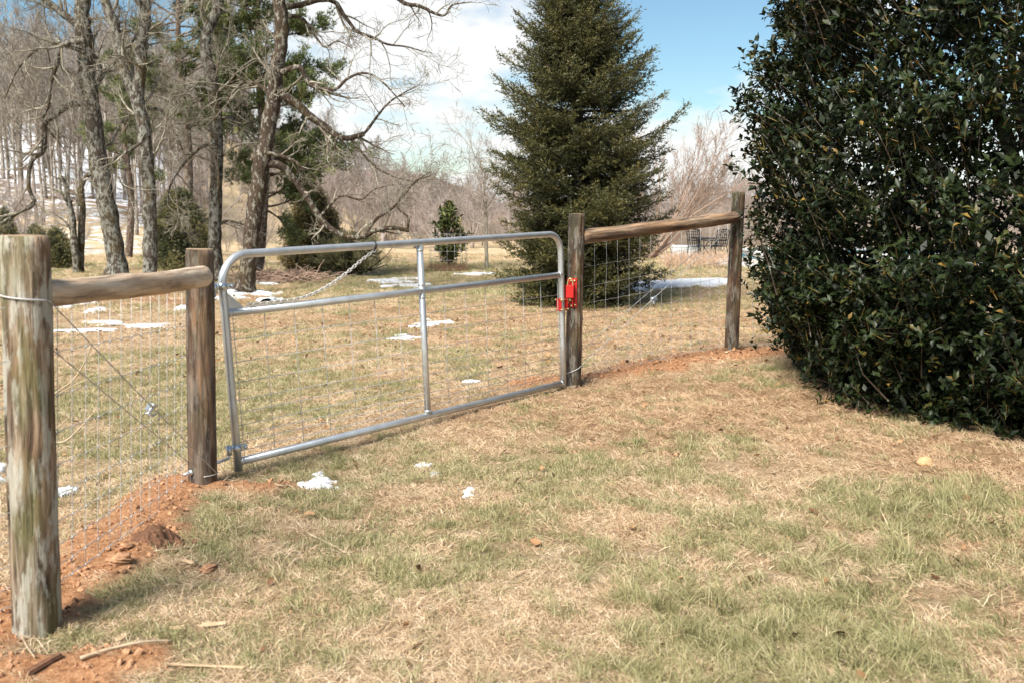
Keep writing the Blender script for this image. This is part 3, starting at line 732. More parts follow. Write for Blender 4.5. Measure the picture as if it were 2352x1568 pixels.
# ---- diagonal brace wires with their strainers
def twisted(p, q, r=.0017):
    """two strands twisted together"""
    d = q - p; n = max(8, int(d.length / .05)); ax = d.normalized(); s = ax.cross(Vector((0, 1, 0))).normalized(); u = ax.cross(s)
    T = Tubes()
    for ph in (0, math.pi):
        pts = [p + d * (i / n) + (s * math.cos(i * 1.25 + ph) + u * math.sin(i * 1.25 + ph)) * r * .8 for i in range(n + 1)]
        T.add(pts, [r] * (n + 1), 5)
    return T.mesh('strand', M['wire'])
def brace(A0, A1, C0, C1, tens, loop_lo, loop_hi, label):
    root = empty('brace_wire', (A0 + A1) / 2, label, 'wire', 'diagonal brace wires')
    link('strand', twisted(A0, A1), root); link('strand', twisted(C0, C1), root)
    for L in (loop_lo, loop_hi): tube_obj('wire_loop', L, .0032, M['wire'], root, 6)
    d = (A1 - A0).normalized(); s = d.cross(gnor).normalized(); c = tens
    tn = link('wire_strainer', boxes_mesh('wire_strainer', [(c - d * .012 + s * .016, d, gnor, s, .034, .014, .0025, .002), (c - d * .012 - s * .016, d, gnor, s, .034, .014, .0025, .002), (c - d * .046, d, gnor, s, .003, .014, .018, 0)], M['zinc']), root)
    T = Tubes(); T.add([c - s * .028, c + s * .028], [.011] * 2, 12); T.add([c - s * .03, c - s * .024], [.02] * 2, 9); T.add([c + s * .024, c + s * .03], [.02] * 2, 9)
    sp = link('spool', T.mesh('spool', M['zinc']), tn)
    T = Tubes(); T.add([c + d * .01 + s * .012, c + d * .045 + s * .022 + gnor * .014, c + d * .05 + gnor * .018], [.005] * 3, 8)
    link('ratchet_handle', T.mesh('ratchet_handle', M['zinc']), tn)
def arc_on(post_c, r, z, a0, a1, n=14, dz=0.0):
    return [Vector((post_c.x + math.sin(a0 + (a1 - a0) * i / n) * r, post_c.y - math.cos(a0 + (a1 - a0) * i / n) * r, z + dz * i / n)) for i in range(n + 1)]
def onpost(b, t, z): return b.lerp(t, (z - b.z) / (t.z - b.z))
zl = P(60, 676, YP1).z; z2 = P(497, 1086, YP2).z
pA = P(113, 692, YP1 - .01); pB = P(497, 1085, YP2 - .07)
q1 = onpost(B1, T1_, zl); q2 = onpost(B2, T2_, z2)
brace(pA, pB, P(118, 800, YP1 + .06), P(436, 1064, YP2 + .06), P(347, 940, YP1 + (YP2 - YP1) * .70 - .01), arc_on(q2, .083, z2, .4, 1.9), arc_on(q1, .087, zl + .01, -1.6, 1.3, 16, -.03), 'twisted brace wire with a strainer across the left fence panel')
z4 = P(1708, 495, YP4).z; z3 = P(1303, 861, YP3).z; q4 = onpost(B4, T4_, z4); q3 = onpost(B3, T3_, z3)
brace(P(1708, 496, YP4 - .05), P(1338, 836, YP3 - .03), P(1672, 515, YP4 + .05), P(1338, 803, YP3 + .06), P(1500, 690, 9.05), arc_on(q3, .073, z3, -1.5, 1.2, 14, .085), arc_on(q4, .073, z4, -1.0, 1.6), 'twisted brace wire with a strainer across the right fence panel')
# ---- the gate
gA, gB, gC, gD = P(548, 1080, 5.72), P(1294, 890, 8.13), P(505, 587, 5.72), P(1287, 537, 8.13)
def gp(s, t): return bil(gA, gB, gC, gD, s, t)
gate = empty('farm_gate', (gA + gB) / 2, 'galvanised tube farm gate filled with square wire', 'gate')
PR = .0245
def corner(s0, s1, t0, t1, flip):
    pts = []
    for i in range(9):
        a = math.pi / 2 * i / 8
        pts.append((s0 + (s1 - s0) * (1 - math.cos(a)), t0 + (t1 - t0) * math.sin(a)))
    return pts
cl = [(0, 0), (0, .3), (0, .6)] + corner(0, .055, .86, 1.0, 0)
cr = corner(1, .955, .885, 1.0, 1)
cl += [(.3, 1), (.5, 1), (.7, 1)] + cr[::-1] + [(1, .6), (1, .3), (1, 0)]
T = Tubes(); T.add([gp(*c) for c in cl], [PR] * len(cl), 20)
link('tube_frame', T.mesh('tube_frame', M['galv']), gate)
tube_obj('bottom_rail', [gp(.0, .042), gp(.5, .038), gp(1, .032)], PR * .97, M['galv'], gate, 18)
tube_obj('middle_rail', [gp(.0, .735), gp(.5, .735), gp(1, .737)], PR * .95, M['galv'], gate, 18)
tube_obj('upright', [gp(.5, .038), gp(.5, .4), gp(.5, 1)], PR * .93, M['galv'], gate, 18)
for k in range(15):
    s = .0165 + .0692 * k
    if abs(s - .5) < .012: continue
    o_ = -gnor * .004
    tube_obj('vertical_wire', [gp(s, .03) + o_, gp(s, .38) + o_, gp(s, .725) + o_], .0020, M['wire'], gate, 6)
for t in (.61, .507, .412, .329, .27, .211, .166, .132, .091):
    tube_obj('horizontal_wire', [gp(.0, t) + gnor * .002, gp(.5, t) + gnor * .002, gp(1, t) + gnor * .002], .0022, M['wire'], gate, 6)
# weld beads
def ring(c, ax, r, w): 
    ax = ax.normalized(); return [c - ax * w, c, c + ax * w], [r * .98, r * 1.09, r * .98]
gx = (gp(1, .5) - gp(0, .5)).normalized(); gy = (gp(.5, 1) - gp(.5, 0)).normalized()
for s, t, ax in [(.009, .735, gx), (.991, .737, gx), (.009, .042, gx), (.991, .032, gx), (.5, .96, gy), (.5, .77, gy), (.5, .70, gy), (.5, .065, gy)]:
    p_, r_ = ring(gp(s, t), ax, PR * 1.0, .008); T = Tubes(); T.add(p_, r_, 18); link('weld_bead', T.mesh('weld_bead', M['galv']), gate)
for t0, sgn in ((.757, 1),):
    a, b_, c = gp(.007, .745), gp(.007, .83), gp(.042, .752)
    th = gnor * .003
    V = [a + th, b_ + th, c + th, a - th, b_ - th, c - th]
    link('gusset_plate', mesh_np('gusset_plate', [tuple(v) for v in V], [[(0, 2, 1), (3, 4, 5)], [(0, 1, 4, 3), (1, 2, 5, 4), (2, 0, 3, 5)]], M['galv'], False), gate)
def hinge(t):
    c = gp(0, t); u = gy
    T = Tubes(); T.add([c - u * .022, c - u * .021, c + u * .021, c + u * .022], [PR * 1.02, PR * 1.16, PR * 1.16, PR * 1.02], 18)
    h = link('hinge_clamp', T.mesh('hinge_clamp', M['zinc']), gate)
    link('clamp_ear', boxes_mesh('clamp_ear', [(c + gx * .045, gx, gnor, u, .022, .004, .017, .002), (c + gx * .045 + gnor * .013, gx, gnor, u, .022, .003, .017, .002)], M['zinc']), h)
    T = Tubes(); T.add([c + gx * .05 - gnor * .02, c + gx * .05 + gnor * .03], [.006] * 2, 8); T.add([c + gx * .05 + gnor * .016, c + gx * .05 + gnor * .026], [.011] * 2, 6)
    link('clamp_bolt', T.mesh('clamp_bolt', M['zinc']), h)
    e = c - gx * .052
    T = Tubes(); T.add([e - u * .032, e + u * .024], [.016] * 2, 14)
    link('hinge_barrel', T.mesh('hinge_barrel', M['zinc']), h)
    return e
e_lo = hinge(.108); e_hi = hinge(.858)
def hook(e, post, b, t, through):
    c = onpost(b, t, e.z - .05) + Vector((0, 0, 0)); z = e.z - .05
    a = Vector((e.x, e.y, z)); d = Vector((c.x - e.x, c.y - e.y, -.012)); dl = d.normalized()
    T = Tubes(); T.add([a + Vector((0, 0, .06)), a + Vector((0, 0, .012)), a + dl * .006, a + dl * .03, a + d], [.0085] * 5, 12)
    T.add([a + Vector((0, 0, .075)), a + Vector((0, 0, .060))], [.0135] * 2, 8)
    part_of(link('hinge_hook', T.mesh('hinge_hook', M['zinc'])), post)
    if through:
        k = a + d + dl * .075; T = Tubes(); T.add([a + d, k + dl * .06], [.0085] * 2, 10)
        part_of(link('threaded_end', T.mesh('threaded_end', M['zinc'])), post)
        T = Tubes(); T.add([k, k + dl * .016], [.018] * 2, 6); part_of(link('hex_nut', T.mesh('hex_nut', M['zinc'])), post)
hook(e_lo, post2, B2, T2_, True); hook(e_hi, post2, B2, T2_, False)
# catch bracket of the latch, bolted round the gate stile
cb = gp(1, .545); u = gy
br = link('catch_bracket', boxes_mesh('catch_bracket', [(cb - gx * .034, gx, gnor, u, .003, .026, .052, .001), (cb + gx * .034, gx, gnor, u, .003, .026, .052, .001),
     (cb + gx * .034 + gnor * .026, gx, gnor, u, .012, .003, .052, .001), (cb + gx * .058 + gnor * .004, gx, gnor, u, .024, .003, .036, .001)], M['red']), gate)
for dz in (.040, -.040):
    for dn in (.031, -.031):
        T = Tubes(); c = cb + u * dz + gnor * dn * .95
        T.add([c - gx * .046, c + gx * .046], [.0042] * 2, 8); T.add([c - gx * .046, c - gx * .038], [.009] * 2, 6); T.add([c + gx * .038, c + gx * .046], [.009] * 2, 6)
        link('bracket_bolt', T.mesh('bracket_bolt', M['yzinc']), br)
T = Tubes(); c = cb + gx * .058 + u * .0; T.add([c + gnor * .02, c + gnor * .02 + u * .055], [.008] * 2, 10); link('strike_pin', T.mesh('strike_pin', M['yzinc']), br)
# the latch on the post
ln = Vector((-.2, -.98, 0)).normalized(); lx = Vector((.98, -.2, 0)).normalized(); lt = onpost(B3, T3_, P(1308, 673, YP3 - .07).z) + ln * .068 - lx * .014; latch = empty('gate_latch', lt, 'red painted steel latch bolted to the gate post', 'latch')
lz = Vector((0, 0, 1))
link('back_plate', boxes_mesh('back_plate', [(lt + ln * .004, lx, ln, lz, .041, .003, .120, .004)], M['red']), latch)
link('side_plate', boxes_mesh('side_plate', [(lt - lx * .030 + ln * .035 - lz * .066, lx, ln, lz, .003, .028, .045, .002), (lt + lx * .012 + ln * .028 - lz * .078, lx, ln, lz, .003, .022, .034, .002)], M['red']), latch)
link('housing', boxes_mesh('housing', [(lt - lx * .010 + ln * .038 + lz * .014, lx, ln, lz, .033, .031, .052, .004)], M['red']), latch)
T = Tubes(); c = lt - lx * .010 + ln * .04; T.add([c - lz * .066, c - lz * .036], [.013] * 2, 14); link('latch_pin', T.mesh('latch_pin', M['yzinc']), latch)
T = Tubes(); pts = [c + lx * .022 * math.cos(a) + lz * (.07 + .052 * math.sin(a)) for a in [math.pi * i / 10 for i in range(11)]]
T.add([c + lx * .022 + lz * .06] + pts + [c - lx * .022 + lz * .06], [.0055] * 13, 8); link('pull_ring', T.mesh('pull_ring', M['yzinc']), latch)
for a, bb in ((.030, .10), (.0, .10), (.034, -.10), (.004, -.105)):
    k = lt + lx * (a - .008) + ln * .007 + lz * bb; T = Tubes(); T.add([k, k + ln * .009], [.009] * 2, 6); link('lag_bolt', T.mesh('lag_bolt', M['yzinc']), latch)
# ---- chain and cable tie
def chain():
    a = gp(.365, 1) - gy * .032; c2 = gp(.052, .735)
    P0 = [gp(.365, 1) - Vector((0, 0, .034)), gp(.333, .935), gp(.29, .875), gp(.245, .822), gp(.20, .785), gp(.16, .768), gp(.11, .765), gp(.045, .764)]
    P0 = [p + gnor * .012 for p in P0]
    # even steps along the hanging line
    fine = []
    for i in range(len(P0) - 1):
        p_1 = P0[max(0, i - 1)]; p1 = P0[i]; p2 = P0[i + 1]; p3 = P0[min(len(P0) - 1, i + 2)]
        for k in range(20):
            t = k / 20; fine.append(.5 * ((2 * p1) + (p2 - p_1) * t + (2 * p_1 - 5 * p1 + 4 * p2 - p3) * t * t + (3 * p1 - p_1 - 3 * p2 + p3) * t ** 3))
    fine.append(P0[-1]); L = [0]
    for x, y in zip(fine[:-1], fine[1:]): L.append(L[-1] + (y - x).length)
    pitch = .0245; n = int(L[-1] / pitch); root = empty('gate_chain', P0[0], 'steel link chain hanging from the top tube to the middle rail', 'chain')
    T = Tubes(); l, w, r = .0165, .0078, .0031; pts = []
    for i in range(17):
        q = 2 * math.pi * i / 16; pts.append(Vector((math.copysign(max(0, l - w), math.cos(q)) + w * math.cos(q), w * math.sin(q), 0)))
    T.add(pts, [r] * 17, 7, False); me = T.mesh('link', M['chain'])
    j = 0
    for i in range(n + 1):
        s = i * pitch
        while j < len(L) - 2 and L[j + 1] < s: j += 1
        p = fine[j].lerp(fine[j + 1], min(1, (s - L[j]) / max(1e-6, L[j + 1] - L[j]))); d = (fine[min(j + 2, len(fine) - 1)] - fine[max(0, j - 1)]).normalized()
        o = bpy.data.objects.new('link', me); COL.objects.link(o)
        side = d.cross(gnor).normalized(); nn = side.cross(d)
        if i % 2: side, nn = (side + nn * .8).normalized(), (nn - side * .8).normalized()
        else: side, nn = (side - nn * .55).normalized(), (nn + side * .55).normalized()
        m_ = Matrix((d, side, nn)).transposed().to_4x4(); m_.translation = p - root.location
        o.parent = root; o.matrix_basis = m_
chain()
c = gp(.367, 1); T = Tubes()
for dx in (-.004, .006):
    pts = [c + gx * (dx + .002 * math.sin(i)) + (gy * math.cos(i * math.pi / 8) + gnor * math.sin(i * math.pi / 8)) * (PR + .003) for i in range(17)]
    T.add(pts, [.0028] * 17, 6, False)
T.add([c - gy * PR, c - gy * (PR + .016) + gnor * .006, c - gy * (PR + .03)], [.003] * 3, 6)
tag(link('cable_tie', T.mesh('cable_tie', M['black'])), 'black cable tie wrapped round the top gate tube', 'cable tie')

# ------------------------------------------------------------------ trees
def catmull(pts, k=4):
    out = []
    for i in range(len(pts) - 1):
        p0 = pts[max(0, i - 1)]; p1 = pts[i]; p2 = pts[i + 1]; p3 = pts[min(len(pts) - 1, i + 2)]
        for j in range(k):
            t = j / k; out.append(.5 * ((2 * p1) + (p2 - p0) * t + (2 * p0 - 5 * p1 + 4 * p2 - p3) * t * t + (3 * p1 - p0 - 3 * p2 + p3) * t ** 3))
    out.append(pts[-1]); return out
def rvec(q): 
    z = q.uniform(-1, 1); a = q.uniform(0, 6.2832); s = math.sqrt(1 - z * z); return Vector((s * math.cos(a), s * math.sin(a), z))
def grow(T, p, d, L, r, lev, cf, q):
    """cf: per level (segments, wobble, upward pull, children, child length ratio, sides, first child at)"""
    seg, wob, up, nch, ratio, sides, first = cf[lev]
    pts = [p]; dirs = [d]; rad = [r]; st = L / seg
    for i in range(seg):
        d = d + rvec(q) * wob; d.z += up; d.normalize()
        p = p + d * st; pts.append(p); dirs.append(d); rad.append(max(cf['rmin'], r * (1 - (i + 1) / seg * cf['taper'])))
    T.add(pts, rad, sides, False)
    if lev + 1 < cf['lev']:
        for k in range(nch):
            t = first + (1 - first) * (k + q.random()) / nch; i = min(seg - 1, int(t * seg)); f = t * seg - i
            pp = pts[i].lerp(pts[i + 1], f); dd = dirs[i + 1]
            s = rvec(q); s = (s - dd * s.dot(dd)).normalized(); a = q.uniform(cf['a0'], cf['a1'])
            nd_ = (dd * math.cos(a) + s * math.sin(a)).normalized()
            grow(T, pp, nd_, L * ratio * q.uniform(.6, 1.15) * (1.15 - .55 * t), max(cf['rmin'], rad[i] * cf['rr'] * q.uniform(.7, 1)), lev + 1, cf, q)
TWIG = {0: (7, .30, .02, 6, .62, 5, .15), 1: (6, .30, .01, 5, .60, 4, .2), 2: (4, .30, .02, 4, .6, 3, .2), 3: (3, .28, .02, 0, 0, 3, 0), 'rmin': .0030, 'taper': .75, 'rr': .55, 'lev': 4, 'a0': .45, 'a1': 1.15}
def along(pts, t):
    f = t * (len(pts) - 1); i = min(len(pts) - 2, int(f)); return pts[i].lerp(pts[i + 1], f - i), (pts[i + 1] - pts[i]).normalized()
def hand_tree(name, base, limbs, label, cat, q, mat, twigs, twmat, side=14):
    """limbs: (points, r0, r1, n side branches, their length, first at); the first limb is the trunk"""
    root = empty(name, base, label, cat); TT = Tubes(); TW = Tubes()
    for li, (pts, r0, r1, n, L, first) in enumerate(limbs):
        f = catmull(pts, 5); m = len(f)
        f = [p + rvec(q) * (r0 + (r1 - r0) * i / m) * .12 for i, p in enumerate(f)]
        rad = [(r0 + (r1 - r0) * (i / (m - 1)) ** .9) * q.uniform(.93, 1.08) for i in range(m)]
        if li == 0:
            rad[0] *= 1.45; rad[1] *= 1.18; rad[2] *= 1.06
        TT.add(f, rad, side if li == 0 else 9)
        for k in range(n):
            t = first + (1 - first) * (k + q.random()) / n; p, d = along(f, t); s = rvec(q); s = (s - d * s.dot(d)).normalized(); a = q.uniform(.5, 1.2)
            r = r0 + (r1 - r0) * t
            grow(TW, p, (d * math.cos(a) + s * math.sin(a)).normalized(), L * q.uniform(.6, 1.2), min(r * .55, .03), 0 if L > .9 else 1, twigs, q)
    link('trunk', TT.mesh('trunk', mat), root); link('branches', TW.mesh('branches', twmat), root)
    return root
def pl(Y, *uv): return [P(u, v, Y + (w[0] if (w := c[2:]) else 0)) for c in uv for u, v in [c[:2]]]
q = random.Random(3)
# four lichen covered hardwoods
Y = 19.6
hand_tree('hardwood_tree', G(268, 640), [
    (pl(Y, (272, 640), (258, 540), (238, 440), (222, 350), (208, 240), (197, 140), (190, 50), (186, -60), (176, -180)), .19, .14, 9, 1.5, .25),
    (pl(Y, (200, 240), (165, 240), (130, 262), (104, 284), (102, 320), (98, 348), (72, 372), (66, 428), (78, 468), (40, 490), (0, 515)), .065, .03, 12, .9, .15),
    (pl(Y, (194, 72), (170, 52), (140, 28), (110, 5), (80, -25)), .085, .05, 6, 1.3, .3),
    (pl(Y - .4, (196, 95), (160, 98), (138, 110), (130, 150), (116, 196), (112, 240), (98, 270)), .055, .025, 10, 1.0, .2),
    (pl(Y + .5, (205, 210), (230, 180), (228, 150), (212, 110), (222, 75)), .05, .025, 6, .9, .2),
    (pl(Y - .3, (196, 120), (150, 105), (120, 100), (80, 118), (40, 160), (10, 230)), .05, .012, 10, 1.0, .2),
    (pl(Y, (187, -20), (230, -60), (280, -80)), .06, .03, 6, 1.3, .2), (pl(Y, (186, -40), (130, -90), (60, -80), (10, -40)), .07, .03, 9, 1.4, .2)],
    'leaning lichen-covered bare hardwood with a low limb to the left', 'tree', q, M['bark'], TWIG, M['twig'])
Y = 18.6
hand_tree('hardwood_tree', G(345, 672), [
    (pl(Y, (345, 674), (344, 580), (344, 480), (340, 390), (330, 300), (316, 225), (322, 160), (326, 90), (334, 10), (330, -120)), .135, .10, 10, 1.2, .3),
    (pl(Y, (320, 240), (300, 200), (288, 170), (274, 120), (268, 70), (250, 25), (232, -20), (200, -120)), .11, .075, 8, 1.2, .3),
    (pl(Y - .3, (334, 305), (320, 330), (290, 350), (266, 362), (258, 385), (285, 430), (300, 465)), .035, .014, 8, .8, .2),
    (pl(Y + .3, (338, 250), (372, 255), (395, 290), (420, 345)), .04, .012, 8, .9, .2),
    (pl(Y, (268, 68), (310, 75), (300, 100), (270, 125), (255, 155), (200, 165)), .035, .012, 6, .8, .2),
    (pl(Y, (332, -40), (370, -80), (420, -60), (450, 0)), .05, .02, 7, 1.1, .2)],
    'forked grey bare hardwood second from the left in the group', 'tree', q, M['bark'], TWIG, M['twig'])
Y = 21.0
hand_tree('hardwood_tree', G(498, 648), [
    (pl(Y, (498, 650), (494, 560), (496, 450), (497, 340), (494, 250), (484, 170), (472, 110), (482, 60), (500, 10), (500, -120)), .142, .10, 16, 1.4, .2),
    (pl(Y, (498, 520), (520, 508), (545, 512), (575, 520)), .04, .012, 6, .8, .2),
    (pl(Y - .5, (496, 330), (460, 340), (420, 380), (390, 430), (385, 480)), .045, .012, 10, 1.0, .1),
    (pl(Y + .5, (495, 280), (530, 270), (560, 300), (590, 350), (585, 420)), .045, .012, 10, 1.0, .1),
    (pl(Y - .5, (490, 210), (455, 200), (410, 215), (370, 260)), .04, .012, 8, 1.0, .2)],
    'straight grey bare hardwood just behind the hinge post', 'tree', q, M['bark'], TWIG, M['twig'])
Y = 18.2
LIMBTW = dict(TWIG)
hand_tree('hardwood_tree', G(560, 665), [
    (pl(Y, (560, 667), (572, 590), (584, 500), (596, 410), (612, 320), (626, 240), (636, 160), (648, 70), (640, 0), (630, -130)), .165, .11, 8, 1.1, .45),
    (pl(Y, (636, 212), (672, 232), (706, 262), (742, 288), (775, 312), (800, 318), (835, 308)), .085, .045, 7, .7, .3),
    (pl(Y, (805, 318), (838, 305), (866, 268), (895, 235), (925, 215), (965, 195)), .034, .008, 9, .75, .2),
    (pl(Y, (806, 316), (830, 350), (858, 380), (900, 405), (960, 420)), .030, .006, 9, .75, .2),
    (pl(Y - .4, (776, 312), (770, 330), (775, 350), (815, 365)), .025, .008, 5, .5, .3),
    (pl(Y, (616, 375), (650, 385), (678, 415), (704, 450), (728, 490), (756, 522), (790, 542), (830, 545), (862, 530), (900, 524), (940, 530)), .075, .036, 8, .7, .25),
    (pl(Y, (838, 545), (862, 505), (900, 480), (935, 440), (960, 415), (1000, 400)), .034, .008, 10, .8, .2),
    (pl(Y, (935, 528), (938, 500), (915, 480), (918, 455), (950, 420), (990, 395)), .025, .007, 8, .7, .2),
    (pl(Y, (735, 500), (760, 470), (785, 450), (830, 458), (860, 435), (905, 425)), .030, .008, 8, .7, .2),
    (pl(Y - .5, (640, 168), (668, 158), (690, 156), (705, 185), (722, 200), (770, 205), (800, 180), (840, 168), (880, 190), (930, 245)), .055, .010, 14, .8, .2),
    (pl(Y + .5, (640, 20), (690, 12), (735, 0), (770, 6), (790, 35), (820, 72), (860, 88), (890, 102), (935, 108), (975, 120)), .06, .010, 14, .9, .2),
    (pl(Y + .5, (650, 40), (690, 40), (715, 70), (745, 108), (775, 95), (810, 112)), .04, .008, 9, .8, .2),
    (pl(Y, (640, -30), (740, -60), (850, -50), (910, -5), (935, 10), (965, 15), (1000, 32), (1022, 35), (1040, 12), (1085, 5)), .06, .010, 8, .7, .45),
    (pl(Y - .3, (606, 350), (650, 360), (680, 372), (700, 395)), .04, .015, 6, .6, .2), (pl(Y + .4, (630, 230), (600, 200), (560, 190), (520, 230)), .05, .015, 8, .9, .2)],
    'dark leaning bare hardwood with long crooked limbs reaching over the gate', 'tree', q, M['bark_dark'], LIMBTW, M['twig'], 16)
Y = 24.0
hand_tree('small_dead_tree', G(182, 628), [
    (pl(Y, (184, 640), (186, 560), (190, 480), (186, 440), (195, 410), (215, 395)), .09, .05, 6, .7, .3),
    (pl(Y - .2, (178, 640), (172, 570), (166, 500), (155, 455), (152, 430), (140, 405)), .10, .04, 6, .7, .3),
    (pl(Y, (170, 540), (150, 510), (120, 490)), .04, .012, 4, .6, .2)],
    'small broken twin-stemmed bare tree between the leftmost hardwoods and post', 'tree', q, M['bark'], TWIG, M['twig'])
hand_tree('young_tree', G(1117, 628), [
    (pl(26, (1118, 630), (1117, 560), (1116, 490), (1112, 440), (1116, 390)), .055, .02, 12, 1.5, .35),
    (pl(26, (1116, 500), (1090, 460), (1070, 400)), .02, .008, 6, 1.0, .2), (pl(26, (1116, 480), (1140, 440), (1150, 400)), .02, .008, 6, 1.0, .2)],
    'slender bare young tree left of the big spruce', 'tree', q, M['twig'], TWIG, M['far_twig'], 9)
# reddish bare tree that fans out behind the spruce
rb = Vector((P(1480, 545, 33).x, 33, 0)); rb.z = gz(rb.x, rb.y)
root = empty('crape_myrtle', rb, 'reddish fine-twigged bare tree fanning out behind the spruce', 'tree')
TT, TW = Tubes(), Tubes()
FAN = {0: (8, .16, .05, 9, .52, 4, .15), 1: (6, .2, .05, 6, .5, 3, .15), 2: (4, .22, .04, 4, .5, 3, .2), 3: (3, .22, .03, 0, 0, 3, 0), 'rmin': .005, 'taper': .85, 'rr': .55, 'lev': 4, 'a0': .3, 'a1': .75}
for k in range(13):
    a = q.uniform(0, 6.283); sp = q.uniform(.15, 1.15)
    d = Vector((math.cos(a) * sp + .25, math.sin(a) * sp * .7, 1.0)).normalized(); p = rb + Vector((math.cos(a) * .15, math.sin(a) * .15, -.05))
    grow(TW, p + d * .8, d, q.uniform(2.6, 4.0), .035, 0, FAN, q); TT.add([p, p + d * .4, p + d * .85], [.06, .05, .036], 7)
link('trunk', TT.mesh('trunk', M['red_twig']), root); link('branches', TW.mesh('branches', M['red_twig']), root)

# ---- evergreens
def needle_arrays(pos, dr, ln, nn, nl, nw, spread, rg, tint):
    n = len(pos); t = rg.uniform(0, 1, (n, nn)); 
    dr = dr / (np.linalg.norm(dr, axis=1, keepdims=True) + 1e-9)
    rv = rg.normal(0, 1, (n, nn, 3)); rv -= dr[:, None, :] * np.sum(rv * dr[:, None, :], -1, keepdims=True); rv /= np.linalg.norm(rv, axis=-1, keepdims=True) + 1e-9
    b = pos[:, None, :] + dr[:, None, :] * (t * ln[:, None])[..., None]
    nd_ = dr[:, None, :] + rv * spread; nd_ /= np.linalg.norm(nd_, axis=-1, keepdims=True)
    sd = np.cross(nd_, rg.normal(0, 1, (n, nn, 3))); sd /= np.linalg.norm(sd, axis=-1, keepdims=True) + 1e-9
    L = nl * rg.uniform(.7, 1.2, (n, nn, 1))
    V = np.stack([b - sd * nw * .5, b + sd * nw * .5, b + nd_ * L], 2).reshape(-1, 3)
    F = np.arange(len(V)).reshape(-1, 3)
    tt = np.clip(tint[:, None] + rg.normal(0, .08, (n, nn)), 0, 1); tt = np.repeat(tt.ravel(), 3)
    return V, F, tt
def cone_tree(name, base, H, prof, n, label, mat, seed, nl=.05, nw=.014, nn=9, ln=.16, upd=.3, out=1.0, inner=.5, lump=.6, lean=(0, 0), trunk_r=.06, low=0.03, group=None, lumpf=2.2):
    rg = np.random.default_rng(seed); root = empty(name, base, label, 'tree', group)
    T = Tubes(); T.add([Vector(base) + Vector((lean[0] * t, lean[1] * t, t * H * .96 - .05 * (t == 0))) for t in (0, .3, .6, 1)], [trunk_r, trunk_r * .75, trunk_r * .45, trunk_r * .1], 8)
    zs, rs = zip(*prof)
    t = rg.uniform(low, 1, n * 2); Rr = np.interp(t, zs, rs); k = rg.uniform(0, max(rs), n * 2) < Rr + .04 * max(rs); t = t[k][:n]; Rr = Rr[k][:n]; m = len(t)
    a = rg.uniform(0, 2 * np.pi, m)
    lm = fbm(np.cos(a) * lumpf + 9 + t * H * lumpf, np.sin(a) * lumpf + t * H * lumpf * .8, 3, seed) - .5
    f = (1 - inner * rg.uniform(0, 1, m) ** 2) * (1 + lump * 2 * lm)
    r = Rr * f
    ps = np.stack([np.cos(a) * r + lean[0] * t, np.sin(a) * r + lean[1] * t, t * H + rg.normal(0, .02, m)], -1) + np.array(base)
    d = np.stack([np.cos(a) * out, np.sin(a) * out, np.full(m, upd)], -1) + rg.normal(0, .5, (m, 3))
    tipo = rg.uniform(0, 1, m) < .12; ps = ps + (d / np.linalg.norm(d, axis=1, keepdims=True)) * np.where(tipo, rg.uniform(.03, .16, m), 0)[:, None]
    # limbs that carry the sprays
    for i in range(0, m, max(1, m // 140)):
        c = Vector((base[0] + lean[0] * t[i], base[1] + lean[1] * t[i], base[2] + t[i] * H * .9)); T.add([c, c.lerp(Vector(ps[i]), .5) + Vector((0, 0, -.02)), Vector(ps[i])], [trunk_r * .22, trunk_r * .15, .004], 4, False)
    link('trunk', T.mesh('trunk', M['bark_dark']), root)
    tint = np.clip(.38 + .9 * (f - .85) + rg.normal(0, .2, m) + .7 * lm + .3 * tipo, 0, 1)  # sunlit tips painted into the tint: outer sprays lighter
    V, F, tt = needle_arrays(ps - d / np.linalg.norm(d, axis=1, keepdims=True) * ln * .5, d, np.full(m, ln) * rg.uniform(.6, 1.3, m), nn, nl, nw, .75, rg, tint)
    link('crown', mesh_np('crown', V, [F], mat, False, {'tint': tt}), root)
    return root
def px(n, Y): return n / FPX * Y
def at_ground(u, Y): x = P(u, 600, Y).x; return Vector((x, Y, gz(x, Y)))
